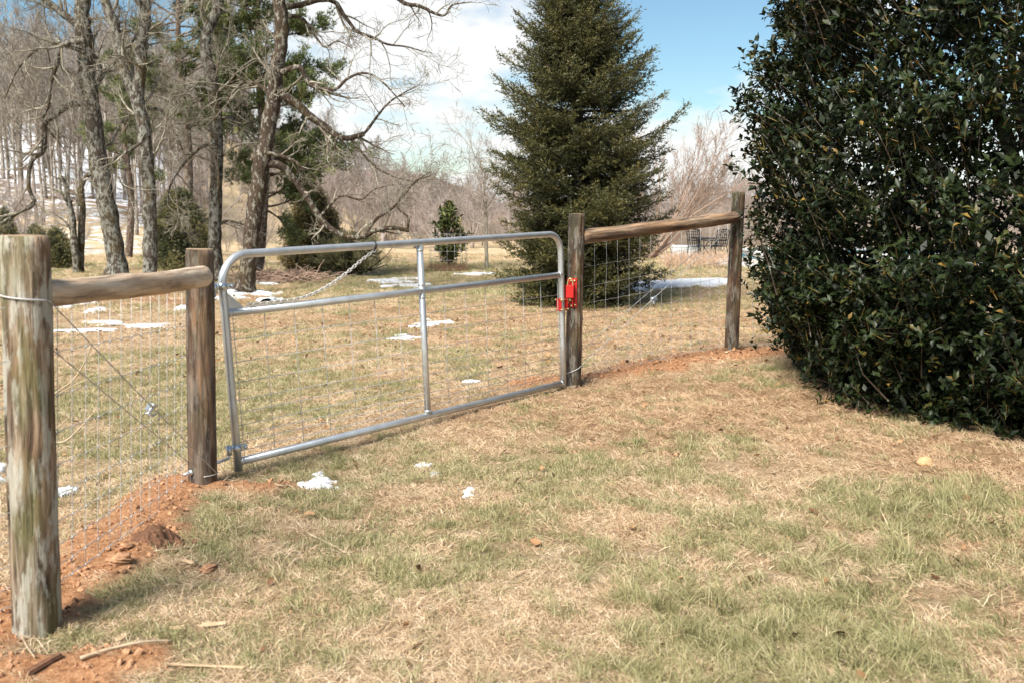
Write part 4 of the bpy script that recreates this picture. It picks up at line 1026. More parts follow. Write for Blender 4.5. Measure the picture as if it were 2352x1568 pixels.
# the spruce in the middle, branch by branch
def spruce():
    rg = np.random.default_rng(77); qq = random.Random(77); Y = 16.2; b = at_ground(1325, Y); H = 5.75
    root = empty('spruce_tree', b, 'tall dense dark green spruce behind the latch post', 'tree')
    T = Tubes(); T.add([b + Vector((0, 0, -.1)), b + Vector((.03, 0, 1.5)), b + Vector((-.02, 0, 3.5)), b + Vector((0, 0, H))], [.17, .13, .075, .012], 12)
    zs = [0, .06, .25, .45, .56, .66, .75, .85, .94, 1]; rs = [1.15, 1.25, 1.42, 1.46, 1.30, 1.06, .80, .48, .20, .04]
    BP, BD, BL, BT = [], [], [], []
    z = .12
    while z < H - .05:
        t = z / H; Rm = float(np.interp(t, zs, rs)); nb = 13 if t < .8 else 10
        for k in range(nb):
            a = qq.uniform(0, 6.2832); Lb = Rm * qq.uniform(.58, 1.08) * (1.18 if qq.random() < .18 else 1)
            el0 = -.22 + .75 * t + qq.gauss(0, .12)
            d = Vector((math.cos(a) * math.cos(el0), math.sin(a) * math.cos(el0), math.sin(el0))); p = b + Vector((0, 0, z + qq.uniform(-.06, .06)))
            n = 9; pts = [p]
            for i in range(n):
                d = Vector((d.x, d.y, d.z + (-.03 if i < 4 else .13) + qq.gauss(0, .03))).normalized(); p = p + d * Lb / n; pts.append(p)
            T.add(pts, [max(.004, .026 * (1 - i / n)) for i in range(n + 1)], 4, False)
            nside = int(6 + 18 * Lb)
            for s in range(nside):
                f = .18 + .82 * (s + qq.random()) / nside; pp, dd = along(pts, f); side = dd.cross(Vector((0, 0, 1))).normalized() * (1 if s % 2 else -1)
                sl = Lb * (.06 + .30 * (1 - f)) + .06; sd = (dd * .75 + side * qq.uniform(.5, 1.0) + Vector((0, 0, qq.uniform(-.45, .12)))).normalized()
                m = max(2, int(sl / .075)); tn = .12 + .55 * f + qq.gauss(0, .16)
                for j in range(m):
                    g = (j + .3) / m; c = pp + sd * sl * g + Vector((0, 0, -.05 * g * sl * 6 * (1 - f)))
                    for w in range(2):
                        e = (sd + rvec(qq) * .55 + Vector((0, 0, .15))).normalized()
                        BP.append(c); BD.append(e); BL.append(qq.uniform(.07, .14)); BT.append(tn)
            for w in range(8):
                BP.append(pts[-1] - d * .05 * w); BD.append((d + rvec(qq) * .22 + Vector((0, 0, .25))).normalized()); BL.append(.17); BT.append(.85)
        z += .13 if t < .6 else .105
    link('trunk', T.mesh('trunk', M['bark_dark']), root)
    P_, D_ = np.array(BP), np.array(BD)
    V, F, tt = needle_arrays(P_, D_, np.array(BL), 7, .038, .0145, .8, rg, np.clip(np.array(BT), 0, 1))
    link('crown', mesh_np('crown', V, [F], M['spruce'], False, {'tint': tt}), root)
spruce()
cone_tree('hemlock_tree', at_ground(722, 24.5), px(205, 24.5), [(0, .55), (.12, .70), (.35, .68), (.6, .5), (.85, .24), (1, .03)], 6500, 'bronze green conical evergreen left of the juniper', M['hemlock'], 5, .065, .015, 9, .17, -.05, 1, .5, .5, lumpf=3)
cone_tree('cedar_tree', at_ground(418, 25), px(185, 25), [(0, .62), (.15, .72), (.5, .68), (.75, .5), (.92, .28), (1, .05)], 6000, 'dark green broad cedar behind the hinge post top', M['cedar'], 6, .065, .015, 9, .17, .25, 1, .5, .55)
cone_tree('cedar_tree', at_ground(18, 33), px(120, 33), [(0, .34), (.2, .42), (.6, .3), (1, .03)], 2600, 'small dark cedar at the far left above the weathered post', M['cedar'], 7, .07, .014, 9, .18, .6, .7)
cone_tree('cedar_tree', at_ground(132, 27), px(92, 27), [(0, .30), (.3, .40), (.7, .26), (1, .04)], 2400, 'little green cedar just right of the weathered post top', M['cedar'], 8, .06, .013, 9, .16, .5, .8)
cone_tree('cedar_tree', at_ground(85, 36), px(75, 36), [(0, .42), (.4, .4), (.8, .25), (1, .05)], 1600, 'thin yellowish cedar seedling on the far left bank', M['juniper'], 9, .07, .014, 9, .18, .7, .6)
def juniper():
    rg = np.random.default_rng(15); qq = random.Random(15); b = at_ground(808, 22.6)
    root = empty('juniper_bush', b, 'broad grey green spreading juniper right of the bronze evergreen', 'bush')
    T = Tubes(); BP, BD, BT = [], [], []
    for k in range(120):
        a = qq.uniform(0, 6.283); e = qq.uniform(.25, 1.35); L = qq.uniform(.55, 1.0) * (1.0 if e < .9 else 1.05)
        d = Vector((math.cos(a) * math.cos(e), math.sin(a) * math.cos(e), math.sin(e))); p = b + Vector((0, 0, .05)); pts = [p]; n = 8
        for i in range(n):
            d = (d + rvec(qq) * .09 + Vector((0, 0, .03))).normalized(); p = p + d * L / n; pts.append(p)
        T.add(pts, [.03 * (1 - i / n) + .005 for i in range(n + 1)], 5, False)
        for s in range(46):
            f = .3 + .7 * qq.random(); pp, dd = along(pts, f); e_ = (dd + rvec(qq) * .6).normalized()
            BP.append(pp + e_ * qq.uniform(0, .14)); BD.append((e_ + Vector((0, 0, .2))).normalized()); BT.append(.1 + .75 * f + qq.gauss(0, .15) - .1)
    link('trunk', T.mesh('trunk', M['bark_dark']), root)
    V, F, tt = needle_arrays(np.array(BP), np.array(BD), np.full(len(BP), .13), 10, .05, .0105, .55, rg, np.clip(np.array(BT), 0, 1))
    link('crown', mesh_np('crown', V, [F], M['juniper'], False, {'tint': tt}), root)
juniper()
def pine(base, top, Rm, nb, label, seed, lowest=.3, bias=0.0, extra=()):
    rg = np.random.default_rng(seed); qq = random.Random(seed); root = empty('pine_tree', base, label, 'tree'); T = Tubes()
    base, top = Vector(base), Vector(top); tr = catmull([base + Vector((0, 0, -.1)), base.lerp(top, .35) + Vector((.12, 0, 0)), base.lerp(top, .7) + Vector((-.1, 0, 0)), top], 6)
    T.add(tr, [.14 * (1 - .8 * i / (len(tr) - 1)) for i in range(len(tr))], 9)
    BP, BD, BT = [], [], []
    br = []
    for k in range(nb):
        t = lowest + (1 - lowest) * (k + qq.random()) / nb; p, _ = along(tr, t); a = qq.uniform(0, 6.283); L = Rm * qq.uniform(.55, 1.1) * (1.05 - .45 * abs(t - .55))
        br.append((p, Vector((math.cos(a) + bias, math.sin(a) * .8, qq.uniform(-.05, .35))).normalized(), L))
    for p, d, L in br + list(extra):
        pts = [p]; n = 9
        for i in range(n):
            d = (d + rvec(qq) * .2 + Vector((0, 0, .02))).normalized(); p = p + d * L / n; pts.append(p)
        T.add(pts, [.03 * (1 - .8 * i / n) for i in range(n + 1)], 5, False)
        for s in range(int(8 + 9 * L)):
            f = qq.uniform(.35, 1); pp, dd = along(pts, f); s_ = rvec(qq); s_ = (s_ - dd * s_.dot(dd)).normalized(); s_.z *= .5
            e = (dd * .7 + s_ * .8).normalized(); l2 = qq.uniform(.15, .45); q2 = [pp, pp + e * l2 * .5, pp + (e + Vector((0, 0, .25))).normalized() * l2]; T.add(q2, [.009, .007, .005], 3, False)
            tn = qq.gauss(.45, .2)
            for w in range(17):
                g = q2[1].lerp(q2[2], qq.random()) + rvec(qq) * .085; BP.append(g); BD.append((e + rvec(qq) * .7 + Vector((0, 0, .5))).normalized()); BT.append(tn + qq.gauss(0, .08))
    link('trunk', T.mesh('trunk', M['pine_bark']), root)
    V, F, tt = needle_arrays(np.array(BP), np.array(BD), np.full(len(BP), .05), 7, .095, .0150, .9, rg, np.clip(np.array(BT), 0, 1))
    link('crown', mesh_np('crown', V, [F], M['pine'], False, {'tint': tt}), root)
Y = 22.0
ex = [(P(600, v, Y), Vector((dx, -.15, dz)).normalized(), L) for v, dx, dz, L in [(330, 1, .0, 2.1), (350, 1, -.08, 1.9), (290, 1, -.05, 1.6), (250, 1, .05, 1.5), (150, 1, .15, 1.5), (90, 1, .1, 1.4), (200, .9, .2, 1.3), (440, 1, -.3, 1.0), (480, 1, -.35, .9), (400, 1, -.15, 1.2)]]
pine(at_ground(588, Y), P(606, -150, Y), 1.4, 44, 'green pine directly behind the dark leaning hardwood', 31, .22, .1, ex)
Y = 26.0
pine(at_ground(425, Y), P(415, -150, Y), 1.7, 60, 'tall green pine between the forked and the straight hardwood', 32, .40, .15)
pine(at_ground(295, 34), P(290, 175, 34), 1.2, 22, 'shorter pine showing green low behind the forked hardwood', 33, .45, .3)
# magnolia with large leaves, in its ring of wire
def leaf_arrays(pos, dr, up, L, W, tint, fold=.25, curl=.15):
    n = len(pos); dr = dr / np.linalg.norm(dr, axis=1, keepdims=True)
    s = np.cross(dr, up); s /= np.linalg.norm(s, axis=1, keepdims=True) + 1e-9; u = np.cross(s, dr)
    L = L[:, None]; W = W[:, None]
    def pt(a, w, h): return pos + dr * L * a + s * W * w + u * (W * h)
    V = np.stack([pt(0, 0, 0), pt(.33, 0, 0), pt(.68, 0, -curl), pt(1, 0, -curl * 3), pt(.3, -.46, fold), pt(.68, -.42, fold - curl), pt(.3, .46, fold), pt(.68, .42, fold - curl)], 1).reshape(-1, 3)
    b = np.arange(n)[:, None] * 8
    F3 = np.concatenate([b + np.array([[0, 1, 4]]), b + np.array([[5, 2, 3]]), b + np.array([[0, 6, 1]]), b + np.array([[7, 3, 2]])])
    F4 = np.concatenate([b + np.array([[4, 1, 2, 5]]), b + np.array([[1, 6, 7, 2]])])
    return V, F3, F4, np.repeat(tint, 8)
def twig_leaves(tips, dirs, rg, per, L, W, twl, tint0=.4):
    """whorls of leaves on short twigs"""
    n = len(tips); d = dirs / np.linalg.norm(dirs, axis=1, keepdims=True)
    t = rg.uniform(0, 1, (n, per)); b = tips[:, None, :] - d[:, None, :] * (t * twl)[..., None]
    rv = rg.normal(0, 1, (n, per, 3)); rv -= d[:, None, :] * np.sum(rv * d[:, None, :], -1, keepdims=True); rv /= np.linalg.norm(rv, axis=-1, keepdims=True) + 1e-9
    ld = d[:, None, :] * rg.uniform(.25, 1.3, (n, per, 1)) + rv + np.array([0, 0, .1]); ld /= np.linalg.norm(ld, axis=-1, keepdims=True)
    up = d[:, None, :] + np.array([0, 0, .6]) + rg.normal(0, .25, (n, per, 3))
    m = n * per
    tint = np.clip(np.repeat(rg.normal(tint0, .15, n), per) + rg.normal(0, .16, m), 0, .965); tint = np.where(rg.uniform(0, 1, m) < .012, 1.0, tint)
    return b.reshape(-1, 3), ld.reshape(-1, 3), up.reshape(-1, 3), L * rg.uniform(.65, 1.15, m), W * rg.uniform(.75, 1.15, m), tint
def magnolia():
    rg = np.random.default_rng(44); Y = 25; b = at_ground(1030, Y); H = px(146, Y)
    root = empty('magnolia_tree', b, 'small glossy green magnolia standing alone on the lawn', 'tree'); n = 300
    nc = 34; tc = rg.uniform(.2, .98, nc); Rc = np.interp(tc, [.2, .4, .55, .75, 1], [.14, .36, .42, .26, .02]); ac = rg.uniform(0, 6.283, nc); rc = Rc * rg.uniform(.45, 1.15, nc)
    cc = np.stack([np.cos(ac) * rc, np.sin(ac) * rc, tc * H], -1); w = rg.integers(0, nc, n)
    p = cc[w] + rg.normal(0, 1, (n, 3)) * np.array([.07, .07, .085]); t = np.clip(p[:, 2] / H, .12, 1.05); a = ac[w]; p = p + np.array(b)
    d = np.stack([np.cos(a), np.sin(a), np.full(n, 1.3)], -1) + rg.normal(0, .3, (n, 3))
    T = Tubes(); T.add([b, b + Vector((0, 0, H * .5)), b + Vector((0, 0, H * .95))], [.035, .025, .006], 8)
    for i in range(0, n, 4): T.add([b + Vector((0, 0, H * float(t[i]) * .7)), Vector(p[i])], [.010, .004], 4, False)
    link('trunk', T.mesh('trunk', M['twig']), root)
    V, F3, F4, tt = leaf_arrays(*twig_leaves(p, d, rg, 6, .15, .055, .10, .62))
    link('crown', mesh_np('crown', V, [F3, F4], M['magnolia'], True, {'tint': tt}), root)
    cg = empty('wire_tree_guard', b + Vector((0, 0, 0)), 'thin wire cage ringing the foot of the magnolia', 'tree guard')
    rr = .47
    for z in (.06, .28, .5, .72, .92): tube_obj('hoop', [b + Vector((rr * math.cos(i * math.pi / 12), rr * math.sin(i * math.pi / 12), z)) for i in range(25)], .0035, M['wire'], cg, 4)
    for i in range(16): a = i * math.pi / 8; tube_obj('upright_wire', [b + Vector((rr * math.cos(a), rr * math.sin(a), z)) for z in (-.02, .92)], .0035, M['wire'], cg, 4)
    T = Tubes(); qq = random.Random(8)
    for i in range(900):
        a = qq.uniform(0, 6.283); r = rr * math.sqrt(qq.random()) * 1.1; p = b + Vector((r * math.cos(a), r * math.sin(a), -.01)); T.add([p, p + Vector((qq.gauss(0, .06), qq.gauss(0, .06), qq.uniform(.08, .22)))], [.006, .002], 3, False)
    tag(link('weeds', T.mesh('weeds', M['brown_straw'])), 'dry weeds round the foot of the magnolia', 'weeds', None, 'stuff')
magnolia()
def leaf4(pos, dr, up, L, W, tint):
    dr = dr / np.linalg.norm(dr, axis=1, keepdims=True); sd = np.cross(dr, up); sd /= np.linalg.norm(sd, axis=1, keepdims=True) + 1e-9; u = np.cross(sd, dr); L = L[:, None]; W = W[:, None]
    V = np.stack([pos, pos + dr * L * .5 - u * W * .05, pos + dr * L - u * W * .3, pos + dr * L * .46 - sd * W * .5 + u * W * .22, pos + dr * L * .46 + sd * W * .5 + u * W * .22], 1).reshape(-1, 3)
    b = np.arange(len(pos))[:, None] * 5
    return V, np.concatenate([b + np.array([[0, 1, 3]]), b + np.array([[3, 1, 2]]), b + np.array([[0, 4, 1]]), b + np.array([[1, 4, 2]])]), np.repeat(tint, 5)
# ---- the big holly-like bush at the right
def hedge():
    rg = np.random.default_rng(99); qq = random.Random(99); c = Vector((4.80, 8.1, 0)); c.z = gz(c.x, c.y)
    root = empty('evergreen_bush', c, 'huge glossy dark green broadleaf bush filling the right side', 'bush')
    H = 5.6
    zs = [0, .04, .12, .22, .34, .5, .62, .75, .9, 1]; rs = [1.9, 2.3, 2.58, 2.75, 2.82, 2.74, 2.6, 2.25, 1.3, .1]
    def shell(n, deep, pw, back):
        t = rg.uniform(.012, .98, n); t = np.where(rg.uniform(0, 1, n) < .15, rg.uniform(.012, .2, n), t)
        a = rg.uniform(np.pi * .72, np.pi * 1.95, n)           # the side that faces the yard, and round both ends
        a = np.where(rg.uniform(0, 1, n) < back, rg.uniform(-.2, np.pi * .8, n), a)
        lm = fbm(np.cos(a) * 2.2 + 9 + t * 9, np.sin(a) * 2.2 + t * 8, 4, 12) - .5; l2 = fbm(np.cos(a) * 7 + t * 30, np.sin(a) * 7 + 3 + t * 27, 2, 13) - .5
        dp = rg.uniform(0, 1, n) ** pw
        r = np.interp(t, zs, rs) * (1 + .20 * lm + .14 * l2) - dp * deep
        p = np.stack([np.cos(a) * r, np.sin(a) * r, t * H], -1) + np.array(c)
        hole = fbm(np.cos(a) * 5 + t * 13, np.sin(a) * 5 + t * 12 + 8, 3, 17); thin = np.where((t > .42) & (a > np.pi * 1.33), .585, .68)
        k = (hole < thin) | (rg.uniform(0, 1, n) < .3)
        p, a, dp = p[k], a[k], dp[k]; d = np.stack([np.cos(a), np.sin(a), np.full(len(p), .75)], -1) + rg.normal(0, .38, (len(p), 3))
        return p, d, dp
    # sprays : a dozen short leafy twigs round a common shoot, dark gaps between
    c0, e0_, dp0 = shell(2900, .42, 1.3, .05); e0_ = e0_ / np.linalg.norm(e0_, axis=1, keepdims=True); m0 = len(c0); per = 9
    ft = rg.uniform(-1, .35, (m0, per, 1)); p = (c0[:, None, :] + e0_[:, None, :] * ft * .26 + rg.normal(0, 1, (m0, per, 3)) * (.045 + .05 * (-ft + .35))).reshape(-1, 3)
    d = (e0_[:, None, :] + rg.normal(0, .33, (m0, per, 3)) + np.array([0, 0, .15])).reshape(-1, 3); dp = np.repeat(dp0, per); n = len(p)
    p[:, 2] = np.maximum(p[:, 2], c.z + .08)
    ns = 260; i = rg.integers(0, n, ns); p[i] += d[i] * rg.uniform(.02, .09, ns)[:, None]      # stray shoots
    T = Tubes(); TS = Tubes()
    for k in range(13):
        b0 = c + Vector((qq.gauss(0, .35), qq.gauss(0, .3), -.1)); s = rvec(qq); s.z = abs(s.z) + .9; s.normalize(); pts = [b0]
        for j in range(8): s = (s + rvec(qq) * .16).normalized(); pts.append(pts[-1] + s * .55)
        T.add(catmull(pts, 2), list(np.linspace(.07, .015, 17)), 7)
    dn = d / np.linalg.norm(d, axis=1, keepdims=True)
    for k in range(m0):
        e = Vector(c0[k]); f = Vector(e0_[k]); T.add([e - f * .42 + Vector((0, 0, -.06)), e - f * .2, e + f * .08], [.0055, .004, .002], 4, False)
    for k in range(0, n):
        e = Vector(p[k]); f = Vector(dn[k]); 
        if k % 3 == 0: TS.add([e - f * .10, e + f * .008], [.0026, .0020], 3, False)
        if k % 160 == 0:
            s = (-f + rvec(qq) * .5 + Vector((0, 0, -.5))).normalized(); h = e - f * .15; T.add([h, h + s * .2, h + (s + rvec(qq) * .3).normalized() * .45], [.005, .006, .008], 4, False)
    link('trunk', T.mesh('trunk', M['bark_dark']), root)
    link('twigs', TS.mesh('twigs', M['holly_stem']), root)['kind'] = 'stuff'
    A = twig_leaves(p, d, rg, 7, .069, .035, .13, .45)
    own = np.repeat(np.arange(n), 7); dist = np.linalg.norm(A[0] - np.array([0, 0, CAM_Z]), axis=1)
    ok = (dp[own] < .12) & (A[0][:, 0] / A[0][:, 1] < .50) & (A[0][:, 2] < 3.3) & (A[0][:, 2] > .25); order = np.where(ok)[0]; big = order[np.argsort(dist[order])[:300]]
    rest = np.ones(len(dist), bool); rest[big] = False
    V, F3, tt = leaf4(*[x[rest] for x in A])
    # leaves deep inside, tinted dark for shade and to block light, four corners each
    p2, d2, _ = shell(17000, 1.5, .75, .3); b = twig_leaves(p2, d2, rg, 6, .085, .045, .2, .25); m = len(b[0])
    dr = b[1]; sd = np.cross(dr, b[2]); sd /= np.linalg.norm(sd, axis=1, keepdims=True) + 1e-9; L = b[3][:, None]; W = b[4][:, None]
    V2 = np.stack([b[0], b[0] + dr * L * .45 - sd * W * .5, b[0] + dr * L, b[0] + dr * L * .45 + sd * W * .5], 1).reshape(-1, 3); o4 = len(V)
    F4 = o4 + np.arange(m)[:, None] * 4 + np.array([[0, 1, 2, 3]]); V = np.concatenate([V, V2]); tt = np.concatenate([tt, np.repeat(b[5], 4)])
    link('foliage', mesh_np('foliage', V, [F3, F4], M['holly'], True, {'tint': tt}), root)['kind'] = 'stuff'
    for i in big:
        ps = A[0][i]; V, F3, F4, tt = leaf_arrays(np.zeros((1, 3)), A[1][i:i + 1], A[2][i:i + 1], A[3][i:i + 1], A[4][i:i + 1], A[5][i:i + 1])
        o = bpy.data.objects.new('leaf', mesh_np('leaf', V, [F3, F4], M['holly'], True, {'tint': tt})); COL.objects.link(o); o.parent = root; o.location = Vector(ps) - root.location
hedge()

# ------------------------------------------------------------------ woods behind
def bare_mesh(seed, kind):
    q = random.Random(seed); T = Tubes(); o = Vector((0, 0, -.3))
    if kind == 'tall':
        H = q.uniform(11, 14); pts = [o]; d = Vector((0, 0, 1))
        for i in range(7): d = (d + rvec(q) * .05).normalized(); pts.append(pts[-1] + d * H * .8 / 7)
        T.add(pts, [.15 * (1 - .78 * i / 7) for i in range(8)], 6)
        cf = {0: (5, .14, .10, 6, .55, 4, .2), 1: (4, .18, .10, 5, .55, 3, .2), 2: (3, .2, .08, 0, 0, 3, 0), 'rmin': .013, 'taper': .8, 'rr': .6, 'lev': 3, 'a0': .35, 'a1': .8}
        for k in range(17):
            t = .38 + .62 * (k + q.random()) / 17; p, dd = along(pts, t); s = rvec(q); s.z = .5; s.normalize()
            grow(T, p, (dd * .5 + s * .8).normalized(), q.uniform(2.0, 3.6) * (1.25 - .6 * t), .05, 0, cf, q)
    elif kind == 'round':
        H = q.uniform(8, 10); pts = [o, o + Vector((0, 0, H * .22))]
        T.add(pts, [.26, .2], 8)
        cf = {0: (7, .14, .05, 8, .55, 5, .2), 1: (5, .18, .05, 6, .55, 3, .15), 2: (4, .2, .03, 4, .5, 3, .2), 3: (3, .2, .0, 0, 0, 3, 0), 'rmin': .014, 'taper': .8, 'rr': .55, 'lev': 4, 'a0': .35, 'a1': .85}
        for k in range(7):
            a = k * .9 + q.random(); sp = q.uniform(.2, 1.0); grow(T, pts[1] - Vector((0, 0, q.uniform(0, .8))), Vector((math.cos(a) * sp, math.sin(a) * sp, 1)).normalized(), H * q.uniform(.5, .72), .1, 0, cf, q)
    else:
        cf = {0: (5, .12, .05, 6, .55, 3, .15), 1: (4, .16, .04, 5, .5, 3, .15), 2: (3, .2, .0, 0, 0, 3, 0), 'rmin': .008, 'taper': .7, 'rr': .6, 'lev': 3, 'a0': .3, 'a1': .8}
        for k in range(16):
            a = q.uniform(0, 6.283); sp = q.uniform(.1, .8); grow(T, o + Vector((math.cos(a) * .3, math.sin(a) * .3, .25)), Vector((math.cos(a) * sp, math.sin(a) * sp, 1)).normalized(), q.uniform(1.6, 3.0), .024, 0, cf, q)
    return T.mesh('bare_' + kind, {'tall': M['far_bark'], 'round': M['mauve_twig'], 'shrub': M['far_twig']}[kind])
TALL = [bare_mesh(100 + i, 'tall') for i in range(5)]; ROUND = [bare_mesh(200 + i, 'round') for i in range(4)]; SHRUB = [bare_mesh(300 + i, 'shrub') for i in range(4)]
def plant(me, name, x, y, s, rot, label, cat, group, sz=1.0):
    o = bpy.data.objects.new(name, me); COL.objects.link(o); o.location = (x, y, gz(x, y)); o.rotation_euler = (0, 0, rot); o.scale = (s, s, s * sz)
    return tag(o, label, cat, group)
q = random.Random(21)
# wooded slope at the left : the nearest trunks one by one, the rest as a wood
k = 0
while k < 130:
    y = q.uniform(58, 100); u = q.uniform(-160, 560); x = (u - CX) / FPX * y
    if -x < 8 + .27 * y - 6: continue
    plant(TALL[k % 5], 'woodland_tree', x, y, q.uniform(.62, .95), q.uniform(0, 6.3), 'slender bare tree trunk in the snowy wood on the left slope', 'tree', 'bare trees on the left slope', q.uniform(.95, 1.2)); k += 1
for i, (u, y, s) in enumerate([(60, 44, .45), (390, 45, .5), (470, 42, .5), (-40, 40, .5)]):
    plant(ROUND[i % 4], 'understory_tree', (u - CX) / FPX * y, y, s, i * 1.3, 'twiggy low bare tree at the foot of the left wood, ' + ['above the weathered post', 'behind the forked hardwood', 'behind the straight hardwood', 'at the left edge'][i], 'tree', 'low bare trees before the left wood')
EDGE = ['right of the juniper', 'midway between juniper and magnolia', 'smallest, just left of the magnolia', 'behind the juniper', 'between magnolia and spruce', 'behind the bronze evergreen', 'behind the fanning reddish tree', 'left of the post by the hedge', 'mostly behind the hedge bush', 'just right of the leaning hardwood', 'half hidden by the spruce']
for i, (u, y, s) in enumerate([(880, 88, .82), (955, 92, .85), (1000, 84, .6), (820, 95, .8), (1085, 90, .8), (760, 86, .7), (1590, 88, .7), (1650, 92, .8), (1720, 90, .8), (690, 90, .75), (1210, 95, .8)]):
    plant(ROUND[(i + 1) % 4], 'field_edge_tree', (u - CX) / FPX * y, y, s, i * 2.1, 'bare tree at the far field edge, ' + EDGE[i], 'tree', 'bare trees along the field edge')
TC = collection_of('distant_tree', TALL + ROUND); SC_ = collection_of('bare_shrub', SHRUB)
rg = np.random.default_rng(52)
def wood(n, y0, y1, uu, cond, smin, smax, name, label, idx):
    X, Y = [], []
    while len(X) < n:
        y = math.sqrt(rg.uniform(y0 * y0, y1 * y1)); u = rg.uniform(*uu); x = (u - CX) / FPX * y
        if cond(x, y): X.append(x); Y.append(y)
    X, Y = np.array(X), np.array(Y)
    scatter(name, np.stack([X, Y, ground_z(X, Y)], -1), np.stack([0 * X, 0 * X, rg.uniform(0, 6.3, n)], -1), rg.uniform(smin, smax, n), rg.choice(idx, n), TC, label, 'woods')
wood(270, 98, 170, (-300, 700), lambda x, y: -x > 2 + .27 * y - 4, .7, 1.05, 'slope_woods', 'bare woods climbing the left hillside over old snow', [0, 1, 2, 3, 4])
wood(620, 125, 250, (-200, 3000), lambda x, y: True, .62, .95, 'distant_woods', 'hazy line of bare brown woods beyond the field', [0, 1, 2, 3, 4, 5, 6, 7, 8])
def shrubs(n, y0, y1, uu, smin, smax, name, label):
    y = rg.uniform(y0, y1, n); u = rg.uniform(*uu, n); x = (u - CX) / FPX * y
    scatter(name, np.stack([x, y, ground_z(x, y)], -1), np.stack([0 * x, 0 * x, rg.uniform(0, 6.3, n)], -1), rg.uniform(smin, smax, n), rg.integers(0, 4, n), SC_, label, 'brush')
shrubs(260, 88, 122, (600, 2900), .45, .95, 'hedgerow_brush', 'tangled bare brush along the far side of the field')
shrubs(60, 40, 60, (1400, 2600), .5, .8, 'garden_brush', 'bare brown brush beyond the white box')
shrubs(16, 36, 58, (-100, 620), .35, .8, 'bank_brush', 'bare brush at the foot of the left bank')

# ------------------------------------------------------------------ yard behind the fence : pool, box, chairs
dk = [(5.9, 26.5), (16, 26.0), (16, 37), (5.2, 35.0)]
def slab(name, poly, th, mat, top=None):
    n = len(poly); zt = [(gz(x, y) + th) if top is None else top for x, y in poly]
    V = [(x, y, z - .3) for (x, y), z in zip(poly, zt)] + [(x, y, z) for (x, y), z in zip(poly, zt)]
    F = [(i, (i + 1) % n, n + (i + 1) % n, n + i) for i in range(n)] + [tuple(range(n, 2 * n))]
    return link(name, mesh_np(name, V, [F], mat, False))
deck = slab('pool_deck', dk, .07, M['concrete']); deck['kind'] = 'structure'
zt = max(gz(x, y) for x, y in dk) + .10
pc = empty('swimming_pool', (9.6, 31, zt), 'covered swimming pool with teal cover seen past the hedge', 'swimming pool')
pq = [(7.6, 29.5), (15, 29.2), (15, 33.6), (7.6, 33.2)]
link('cover', slab('cover', pq, 0, M['teal'], zt + .02).data, pc); bpy.data.objects.remove(bpy.data.objects['cover'])
T = Tubes(); ring_ = [Vector((x, y, zt + .03)) for x, y in pq]; ring_.append(ring_[0]); T.add(ring_, [.10] * 5, 8, False); link('coping', T.mesh('coping', M['concrete']), pc)
yb = 35.0; bx = (P(1543, 580, yb).x + P(1600, 580, yb).x) / 2; zb = gz(bx, yb)
wb = empty('storage_box', (bx, yb, zb), 'white ribbed storage box beside the dark garden chairs', 'box')
hw = px(29, yb)
zt_b = P(1570, 566, yb).z; hh = (zt_b - zb) / 2
link('body', boxes_mesh('body', [((bx, yb, zb + hh), X_, Y_, Z_, hw * .96, .25, hh, .02)], M['white']), wb)
link('lid', boxes_mesh('lid', [((bx, yb, zt_b), X_, Y_, Z_, hw, .28, .03, .012)], M['white']), wb)
for i in range(11):
    link('rib', boxes_mesh('rib', [((bx - hw * .9 + hw * 1.8 * i / 10, yb - .262, zb + hh * .95), X_, Y_, Z_, .018, .014, hh * .9, .006)], M['white']), wb)
def garden_chair(x, y, rz, label):
    r = empty('garden_chair', (x, y, gz(x, y)), label, 'chair', 'dark metal garden chairs'); r.rotation_euler = (0, 0, rz); Mx = Matrix.Translation(r.location) @ Matrix.Rotation(rz, 4, 'Z')
    def tb(name, pts, rad):
        T = Tubes(); T.add([Vector(p) for p in pts], [rad] * len(pts), 7); o = bpy.data.objects.new(name, T.mesh(name, M['iron'])); COL.objects.link(o); o.parent = r
    w, dd = .28, .27
    for sx in (-1, 1):
        tb('leg', [(sx * w, -dd, -.01), (sx * w, -dd, .42)], .018); tb('leg', [(sx * w, dd + .08, -.01), (sx * w, dd, .42), (sx * w * .98, dd + .12, .95)], .018)
        tb('armrest', [(sx * w, -dd, .42), (sx * (w + .02), -dd, .62), (sx * w, dd + .04, .64)], .018)
    for i in range(7):
        f = i / 6 * 2 - 1; tb('seat_slat', [(f * w, -dd, .43), (f * w, dd, .42)], .014); tb('back_slat', [(f * w, dd, .44), (f * w, dd + .12, .95 + .06 * (1 - f * f))], .013)
    for zz in (.52, .62, .72, .82, .92): tb('back_slat', [(-w, dd + .02 + (zz - .44) * .2, zz), (w, dd + .02 + (zz - .44) * .2, zz)], .010)
    tb('top_rail', [(-w, dd + .12, .95), (-w * .5, dd + .125, 1.0), (0, dd + .125, 1.01), (w * .5, dd + .125, 1.0), (w, dd + .12, .95)], .02)
cx1 = P(1607, 580, 34.2).x; cx2 = P(1642, 580, 34.6).x
garden_chair(cx1, 34.2, .5, 'dark metal garden chair next to the white storage box')
garden_chair(cx2 + .05, 34.8, -2.6, 'dark metal garden chair nearer the post by the hedge')
tx = (cx1 + cx2) / 2 + .03; tr_ = empty('garden_table', (tx, 35.6, gz(tx, 35.6)), 'low dark metal table between the garden chairs', 'table'); zt2 = tr_.location.z
T = Tubes(); T.add([Vector((tx, 35.6, zt2 + .68)), Vector((tx, 35.6, zt2 + .70)), Vector((tx, 35.6, zt2 + .715))], [.46, .48, .46], 24); link('table_top', T.mesh('table_top', M['iron']), tr_)
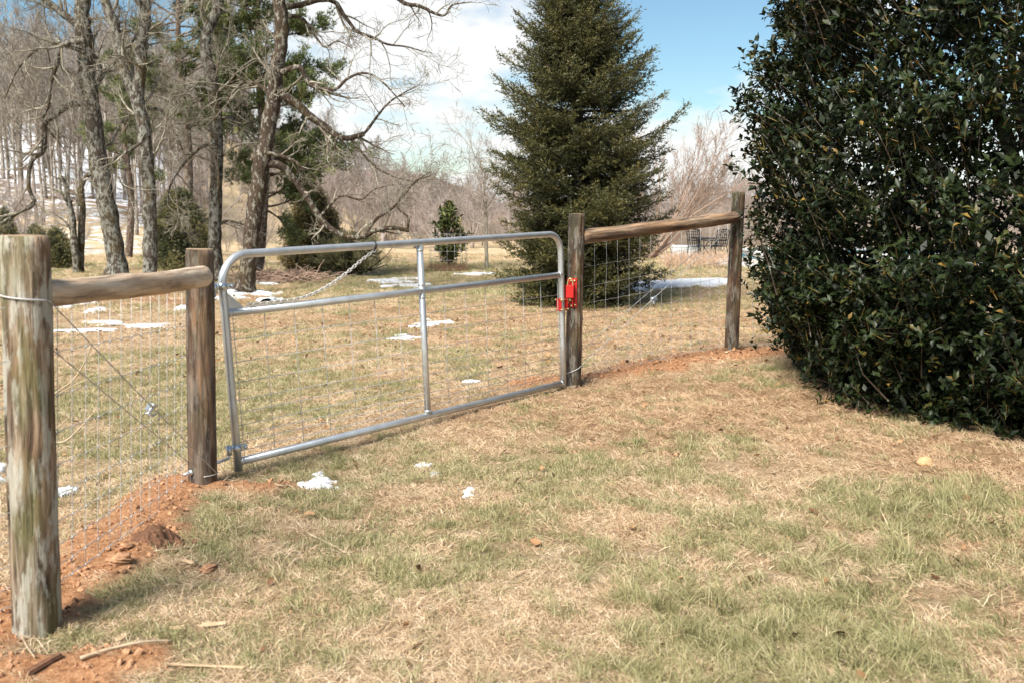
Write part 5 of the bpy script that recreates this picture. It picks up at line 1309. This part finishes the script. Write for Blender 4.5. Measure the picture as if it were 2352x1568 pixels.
for i in range(3):
    a = i * 2.09; T = Tubes(); T.add([Vector((tx + .36 * math.cos(a), 35.6 + .36 * math.sin(a), zt2 - .01)), Vector((tx + .1 * math.cos(a), 35.6 + .1 * math.sin(a), zt2 + .35)), Vector((tx + .3 * math.cos(a), 35.6 + .3 * math.sin(a), zt2 + .69))], [.018] * 3, 7); link('leg', T.mesh('leg', M['iron']), tr_)
# dry reddish stems in the garden bed
T = Tubes(); qq = random.Random(61)
for i in range(900):
    y = qq.uniform(25.5, 33.6); u = qq.uniform(1525, 1670) if qq.random() < .8 else qq.uniform(1670, 1900); x = (u - CX) / FPX * y; h = qq.uniform(.12, .38); z = gz(x, y)
    if 7.3 < x and y > 29: continue
    T.add([Vector((x, y, z - .02)), Vector((x + qq.gauss(0, .05), y + qq.gauss(0, .05), z + h * .6)), Vector((x + qq.gauss(0, .12), y + qq.gauss(0, .12), z + h))], [.007, .006, .004], 3, False)
tag(link('dry_stems', T.mesh('dry_stems', flat('dry_red_stem', (0.46, 0.31, 0.21), .9, 0, .3, 3))), 'dry reddish stems in the bed before the white box', 'dead plants', None, 'stuff')

# ------------------------------------------------------------------ snow, stones, sticks and other small things
def snow_patch(corners, label, th=.03, seed=0, rag=5.0, cut=.50, streak=1.0, group='patches of old snow'):
    """a thin irregular sheet of snow; corners are spots on the ground in picture units"""
    pts = [G(u, v) for u, v in corners]; xs = [p.x for p in pts]; ys = [p.y for p in pts]; c = Vector((sum(xs) / len(xs), sum(ys) / len(ys), 0))
    nx = ny = 84; gx_ = np.linspace(min(xs) - .1, max(xs) + .1, nx); gy_ = np.linspace(min(ys) - .1, max(ys) + .1, ny); XX, YY = np.meshgrid(gx_, gy_)
    inside = np.full(XX.shape, 1e9); n = len(pts); cr = np.zeros(XX.shape, bool)
    for i in range(n):
        a, b_ = pts[i], pts[(i + 1) % n]; inside = np.minimum(inside, seg_d(XX, YY, (a.x, a.y), (b_.x, b_.y)))
        cr ^= ((a.y > YY) != (b_.y > YY)) & (XX < (b_.x - a.x) * (YY - a.y) / (b_.y - a.y + 1e-12) + a.x)
    sd = np.where(cr, inside, -inside); sz = math.sqrt((max(xs) - min(xs)) * (max(ys) - min(ys)))
    f = 2.2 / max(.12, min(max(xs) - min(xs), max(ys) - min(ys)))
    sd = sd / (sz * .10) + (fbm(XX * f * 1.3 / streak, YY * f * 1.3 * streak ** .5, 4, seed, .5) - cut) * rag
    th = min(th, .035 * sz + .003)
    hgt = sstep((sd + .1) / .9) * th + th * .25 * (fbm(XX * f * 3, YY * f * 3, 2, seed + 3) - .5)
    Z = ground_z(XX, YY) + np.where(sd > 0, hgt + .012, -.01)
    V = np.stack([XX, YY, Z], -1).reshape(-1, 3); ok = (sd > -.35); i = np.arange(nx - 1)[None, :]; j = np.arange(ny - 1)[:, None] * nx
    F = np.stack([j + i, j + i + 1, j + i + nx + 1, j + i + nx], -1).reshape(-1, 4); kf = ok.ravel()[F].all(1); F = F[kf]
    if len(F) == 0: return
    us = np.unique(F); mp = np.zeros(len(V), int); mp[us] = np.arange(len(us)); V = V[us]; F = mp[F]
    c.z = gz(c.x, c.y); o = link('snow_patch', mesh_np('snow_patch', V - np.array(c), [F], M['snow'], True)); o.location = c
    return tag(o, label, 'snow', group)
snow_patch([(688, 1118), (735, 1090), (752, 1100), (768, 1120), (730, 1124)], 'small snow scrap right of the hinge end of the gate', .012, 1, 5, .50)
snow_patch([(950, 1075), (975, 1064), (990, 1070), (960, 1080)], 'tiny snow scrap under the gate, farther of two', .01, 2, 6, .52)
snow_patch([(980, 1090), (1000, 1084), (1014, 1092), (995, 1097)], 'tiny snow scrap under the gate, nearer of two', .01, 3, 6, .52)
snow_patch([(1055, 1140), (1080, 1124), (1090, 1135), (1075, 1150)], 'smallest melting snow scrap on the open grass', .008, 4, 8, .56)
snow_patch([(112, 1150), (120, 1128), (160, 1120), (186, 1124), (150, 1140)], 'snow scrap beside the weathered post on the red soil', .04, 5)
snow_patch([(-30, 1120), (-20, 1070), (8, 1075), (8, 1110)], 'snow scrap at the left edge of the picture', .04, 6)
snow_patch([(118, 762), (250, 742), (420, 744), (425, 752), (330, 758), (250, 768), (180, 766)], 'long broken snow streak behind the left fence panel', .015, 7, 26, .575, 2.2)
snow_patch([(118, 706), (170, 690), (218, 688), (205, 700), (150, 708)], 'snow strip showing just under the left log rail', .03, 8)
snow_patch([(190, 718), (236, 708), (240, 716), (215, 722)], 'small snow scrap below the left log rail', .03, 9)
snow_patch([(400, 708), (430, 702), (428, 712), (405, 713)], 'snow scrap touching the left side of the hinge post', .03, 10)
snow_patch([(515, 688), (530, 662), (560, 660), (578, 684), (540, 692)], 'bright snow patch under the dark leaning hardwood', .03, 11, 8, .54)
snow_patch([(575, 668), (600, 670), (648, 688), (620, 692)], 'snow tongue right of the dark leaning hardwood', .04, 12)
snow_patch([(576, 652), (640, 645), (680, 648), (600, 656)], 'thin snow streak behind the dark leaning hardwood', .03, 13, 9, .52, 2)
snow_patch([(850, 648), (900, 640), (955, 642), (965, 650), (880, 655)], 'flat snow patch beside the juniper', .02, 14, 8, .55, 2)
snow_patch([(870, 660), (930, 656), (990, 655), (960, 661)], 'thin snow line in front of the juniper', .03, 15)
snow_patch([(1380, 678), (1440, 660), (1530, 648), (1680, 640), (1690, 652), (1600, 660), (1530, 668), (1450, 674)], 'broad snow sheet on the lawn right of the spruce', .05, 16)
snow_patch([(940, 748), (985, 738), (1032, 738), (1010, 752), (960, 756)], 'snow scrap seen through the middle of the gate', .012, 17, 12, .60, 1.6)
snow_patch([(890, 778), (925, 772), (970, 776), (930, 782)], 'thin snow scrap seen through the gate, left of centre', .012, 18, 12, .57, 1.6)
snow_patch([(1064, 879), (1100, 876), (1176, 877), (1130, 882)], 'thin snow line low behind the gate near its latch end', .008, 19, 9, .56, 2)
snow_patch([(1040, 632), (1090, 629), (1135, 630), (1100, 634)], 'far thin snow line right of the magnolia', .03, 20)
def thing_at(name, me, u, v, s, rz, label, cat, dz=0.0, group=None, tilt=0):
    p = G(u, v); o = link(name, me); o.location = p + Vector((0, 0, dz)); o.scale = s if hasattr(s, '__len__') else (s, s, s); o.rotation_euler = (tilt, 0, rz); return tag(o, label, cat, group)
thing_at('stone', rock_mesh('stone', M['rock'], 31, 3, .25), 2124, 1068, .055, .4, 'tan stone lying on dry grass before the hedge', 'stone', .02)
thing_at('stone', rock_mesh('stone', M['rock'], 32, 3, .25), 2335 - 1126, 1463 - 565, .022, .4, 'small pale stone near the foot of the latch post', 'stone', .008)
thing_at('clay_lump', rock_mesh('clay_lump', M['soil'], 33, 4, .75), 277, 1292, (.042, .038, .036), .2, 'rounded lump of red clay beside the left fence panel', 'clay lump', .015)
thing_at('clay_lump', rock_mesh('clay_lump', M['soil'], 34, 4, .9), 478, 1308, (.036, .03, .024), 1.2, 'crumbly red clay lump on the grass below the hinge post', 'clay lump', .008)
thing_at('clay_lump', rock_mesh('clay_lump', M['soil'], 35, 4, .9), 292, 1258, (.03, .024, .024), 1.0, 'small clay lump beside the dark soil heap', 'clay lump', .008)
def mound():
    c = G(366, 1232); n = 70; r0 = .12; V, F = [], []
    for i in range(n + 1):
        for j in range(n + 1):
            x, y = (i / n * 2 - 1) * r0 * 1.15, (j / n * 2 - 1) * r0; d = math.hypot(x / 1.15, y) / r0
            h = .055 * max(0, 1 - d ** 1.4) * (0.3 + 1.5 * float(fbm(x * 22, y * 22, 3, 5))) + .03 * (float(fbm(x * 75, y * 75, 3, 6, .7)) - .5) * (d < .95)
            V.append((x, y, gz(c.x + x, c.y + y) - c.z + h - .012 - (.03 if d > .95 else 0)))
    F = [(i * (n + 1) + j, (i + 1) * (n + 1) + j, (i + 1) * (n + 1) + j + 1, i * (n + 1) + j + 1) for i in range(n) for j in range(n)]
    F = [f for f in F if max(math.hypot(V[k][0] / 1.15, V[k][1]) for k in f) < r0]
    o = link('soil_heap', mesh_np('soil_heap', V, [F], M['soil_dark'], True)); o.location = c
    tag(o, 'small heap of dark loose soil on the grass near the hinge post', 'soil heap')
mound()
def stick(uvs, r, label, mat='stick', cat='stick', lift=.012, rise=None):
    pts = [G(*c) + Vector((0, 0, lift + (rise[i] if rise else 0))) for i, c in enumerate(uvs)]; pts = catmull(pts, 3); m = len(pts)
    b = pts[0]; T = Tubes(); T.add([p - b for p in pts], [r * (1 - .5 * i / m) for i in range(m)], 7); o = link('stick', T.mesh('stick', M[mat])); o.location = b; return tag(o, label, cat)
stick([(705, 1228), (740, 1245), (775, 1262), (800, 1280)], .006, 'long bent pale stick lying on the open grass')
stick([(610, 1102), (640, 1118), (665, 1118), (680, 1130)], .005, 'thin stick near the snow scrap by the gate')
stick([(185, 1590 - 72), (250, 1497), (330, 1480), (400, 1478)], .007, 'long pale stick in the lower left foreground')
stick([(355, 1270), (430, 1262), (510, 1240)], .004, 'thin stick lying beside the dark soil heap')
stick([(40, 1390), (60, 1432), (88, 1455), (122, 1432)], .005, 'curved dry stem round the foot of the weathered post', lift=.03)
stick([(48, 1460), (62, 1490), (80, 1515)], .005, 'short dry stem in front of the weathered post')
stick([(645, 758), (680, 748), (720, 745)], .012, 'fallen twig on the lawn seen under the middle rail')
def plank(u0, v0, u1, v1, w, label, th=.004, mat='chip', name='wood_splinter'):
    a, b_ = G(u0, v0), G(u1, v1); c = (a + b_) / 2; d = (b_ - a); L = d.length; d.normalize(); s = Vector((-d.y, d.x, 0)).normalized(); n = d.cross(s)
    me = boxes_mesh(name, [(Vector((0, 0, 0)), d, s, n, L / 2, w, th, .003)], M[mat]); V = np.empty(len(me.vertices) * 3); me.vertices.foreach_get('co', V); V = V.reshape(-1, 3); V += nrg.normal(0, .0025, V.shape); me.vertices.foreach_set('co', V.ravel())
    o = link(name, me); o.location = c + Vector((0, 0, .014)); return tag(o, label, 'wood splinter', 'wood splinters on the grass')
plank(1668, 812, 1722, 796, .012, 'pale wood splinter leaning at the foot of the post by the hedge')
plank(420, 1292, 446, 1300, .007, 'short white wood chip left of the clay lump')
plank(462, 1442, 518, 1438, .008, 'flat pale wood splinter in the lower left grass')
plank(390, 1450, 425, 1446, .007, 'flat pale splinter left of another in the lower left grass')
plank(270, 1478, 296, 1464, .010, 'broad pale wood chip near the bottom left corner')
plank(60, 1555, 140, 1510, .012, 'dark bark strip in the bottom left corner', .006, 'soil_dark')
plank(380, 1532, 560, 1540, .006, 'long thin splinter along the bottom left edge', .004)
# bare sapling stems behind the left wire
def sapling(stems, label):
    b = G(*stems[0][0][:2]) if False else None
    T = Tubes(); base = None
    for pts, r in stems:
        f = catmull([P(*c) for c in pts], 5); base = base or f[0]; T.add(f, list(np.linspace(r, r * .35, len(f))), 6)
    V, F3, F4 = T.arrays(); o = link('bare_stem', mesh_np('bare_stem', V - np.array(base), [F3, F4], M['stick'])); o.location = base; return tag(o, label, 'sapling', 'bare stems behind the left wire')
g0 = G(60, 1075)
s0 = P(60, 1075, g0.y)
sapling([([(60, 1075, g0.y), (112, 1020, g0.y - .05), (150, 1012, g0.y - .05), (190, 975, g0.y - .05), (222, 938, g0.y - .05)], .008), ([(85, 1052, g0.y), (115, 998, g0.y), (140, 975, g0.y), (160, 955, g0.y)], .006)], 'pale curved bare stems rising beside the weathered post')
g1 = G(70, 1010)
sapling([([(70, 1010, g1.y), (112, 918, g1.y), (165, 875, g1.y), (192, 835, g1.y), (210, 790, g1.y), (206, 765, g1.y)], .007), ([(78, 985, g1.y), (115, 920, g1.y + .1), (190, 875, g1.y + .1), (270, 858, g1.y + .1), (330, 868, g1.y + .1)], .004), ([(75, 1000, g1.y), (112, 850, g1.y + .2), (150, 790, g1.y + .2), (180, 720, g1.y + .2)], .004)], 'thin branching bare sapling behind the left wire')
# brush pile behind the leaning hardwood
c = G(650, 650); T = Tubes(); qq = random.Random(81)
for i in range(420):
    p = Vector((qq.gauss(0, .45), qq.gauss(0, .25), qq.uniform(0, .18))); d = Vector((qq.gauss(0, 1), qq.gauss(0, .7), qq.gauss(.1, .25))).normalized() * qq.uniform(.15, .5); T.add([p, p + d * .5 + Vector((0, 0, .04)), p + d], [.010, .009, .005], 4, False)
o = link('brush_pile', T.mesh('brush_pile', M['red_twig'])); o.location = c; tag(o, 'low pile of cut reddish brush behind the leaning hardwood', 'brush pile')
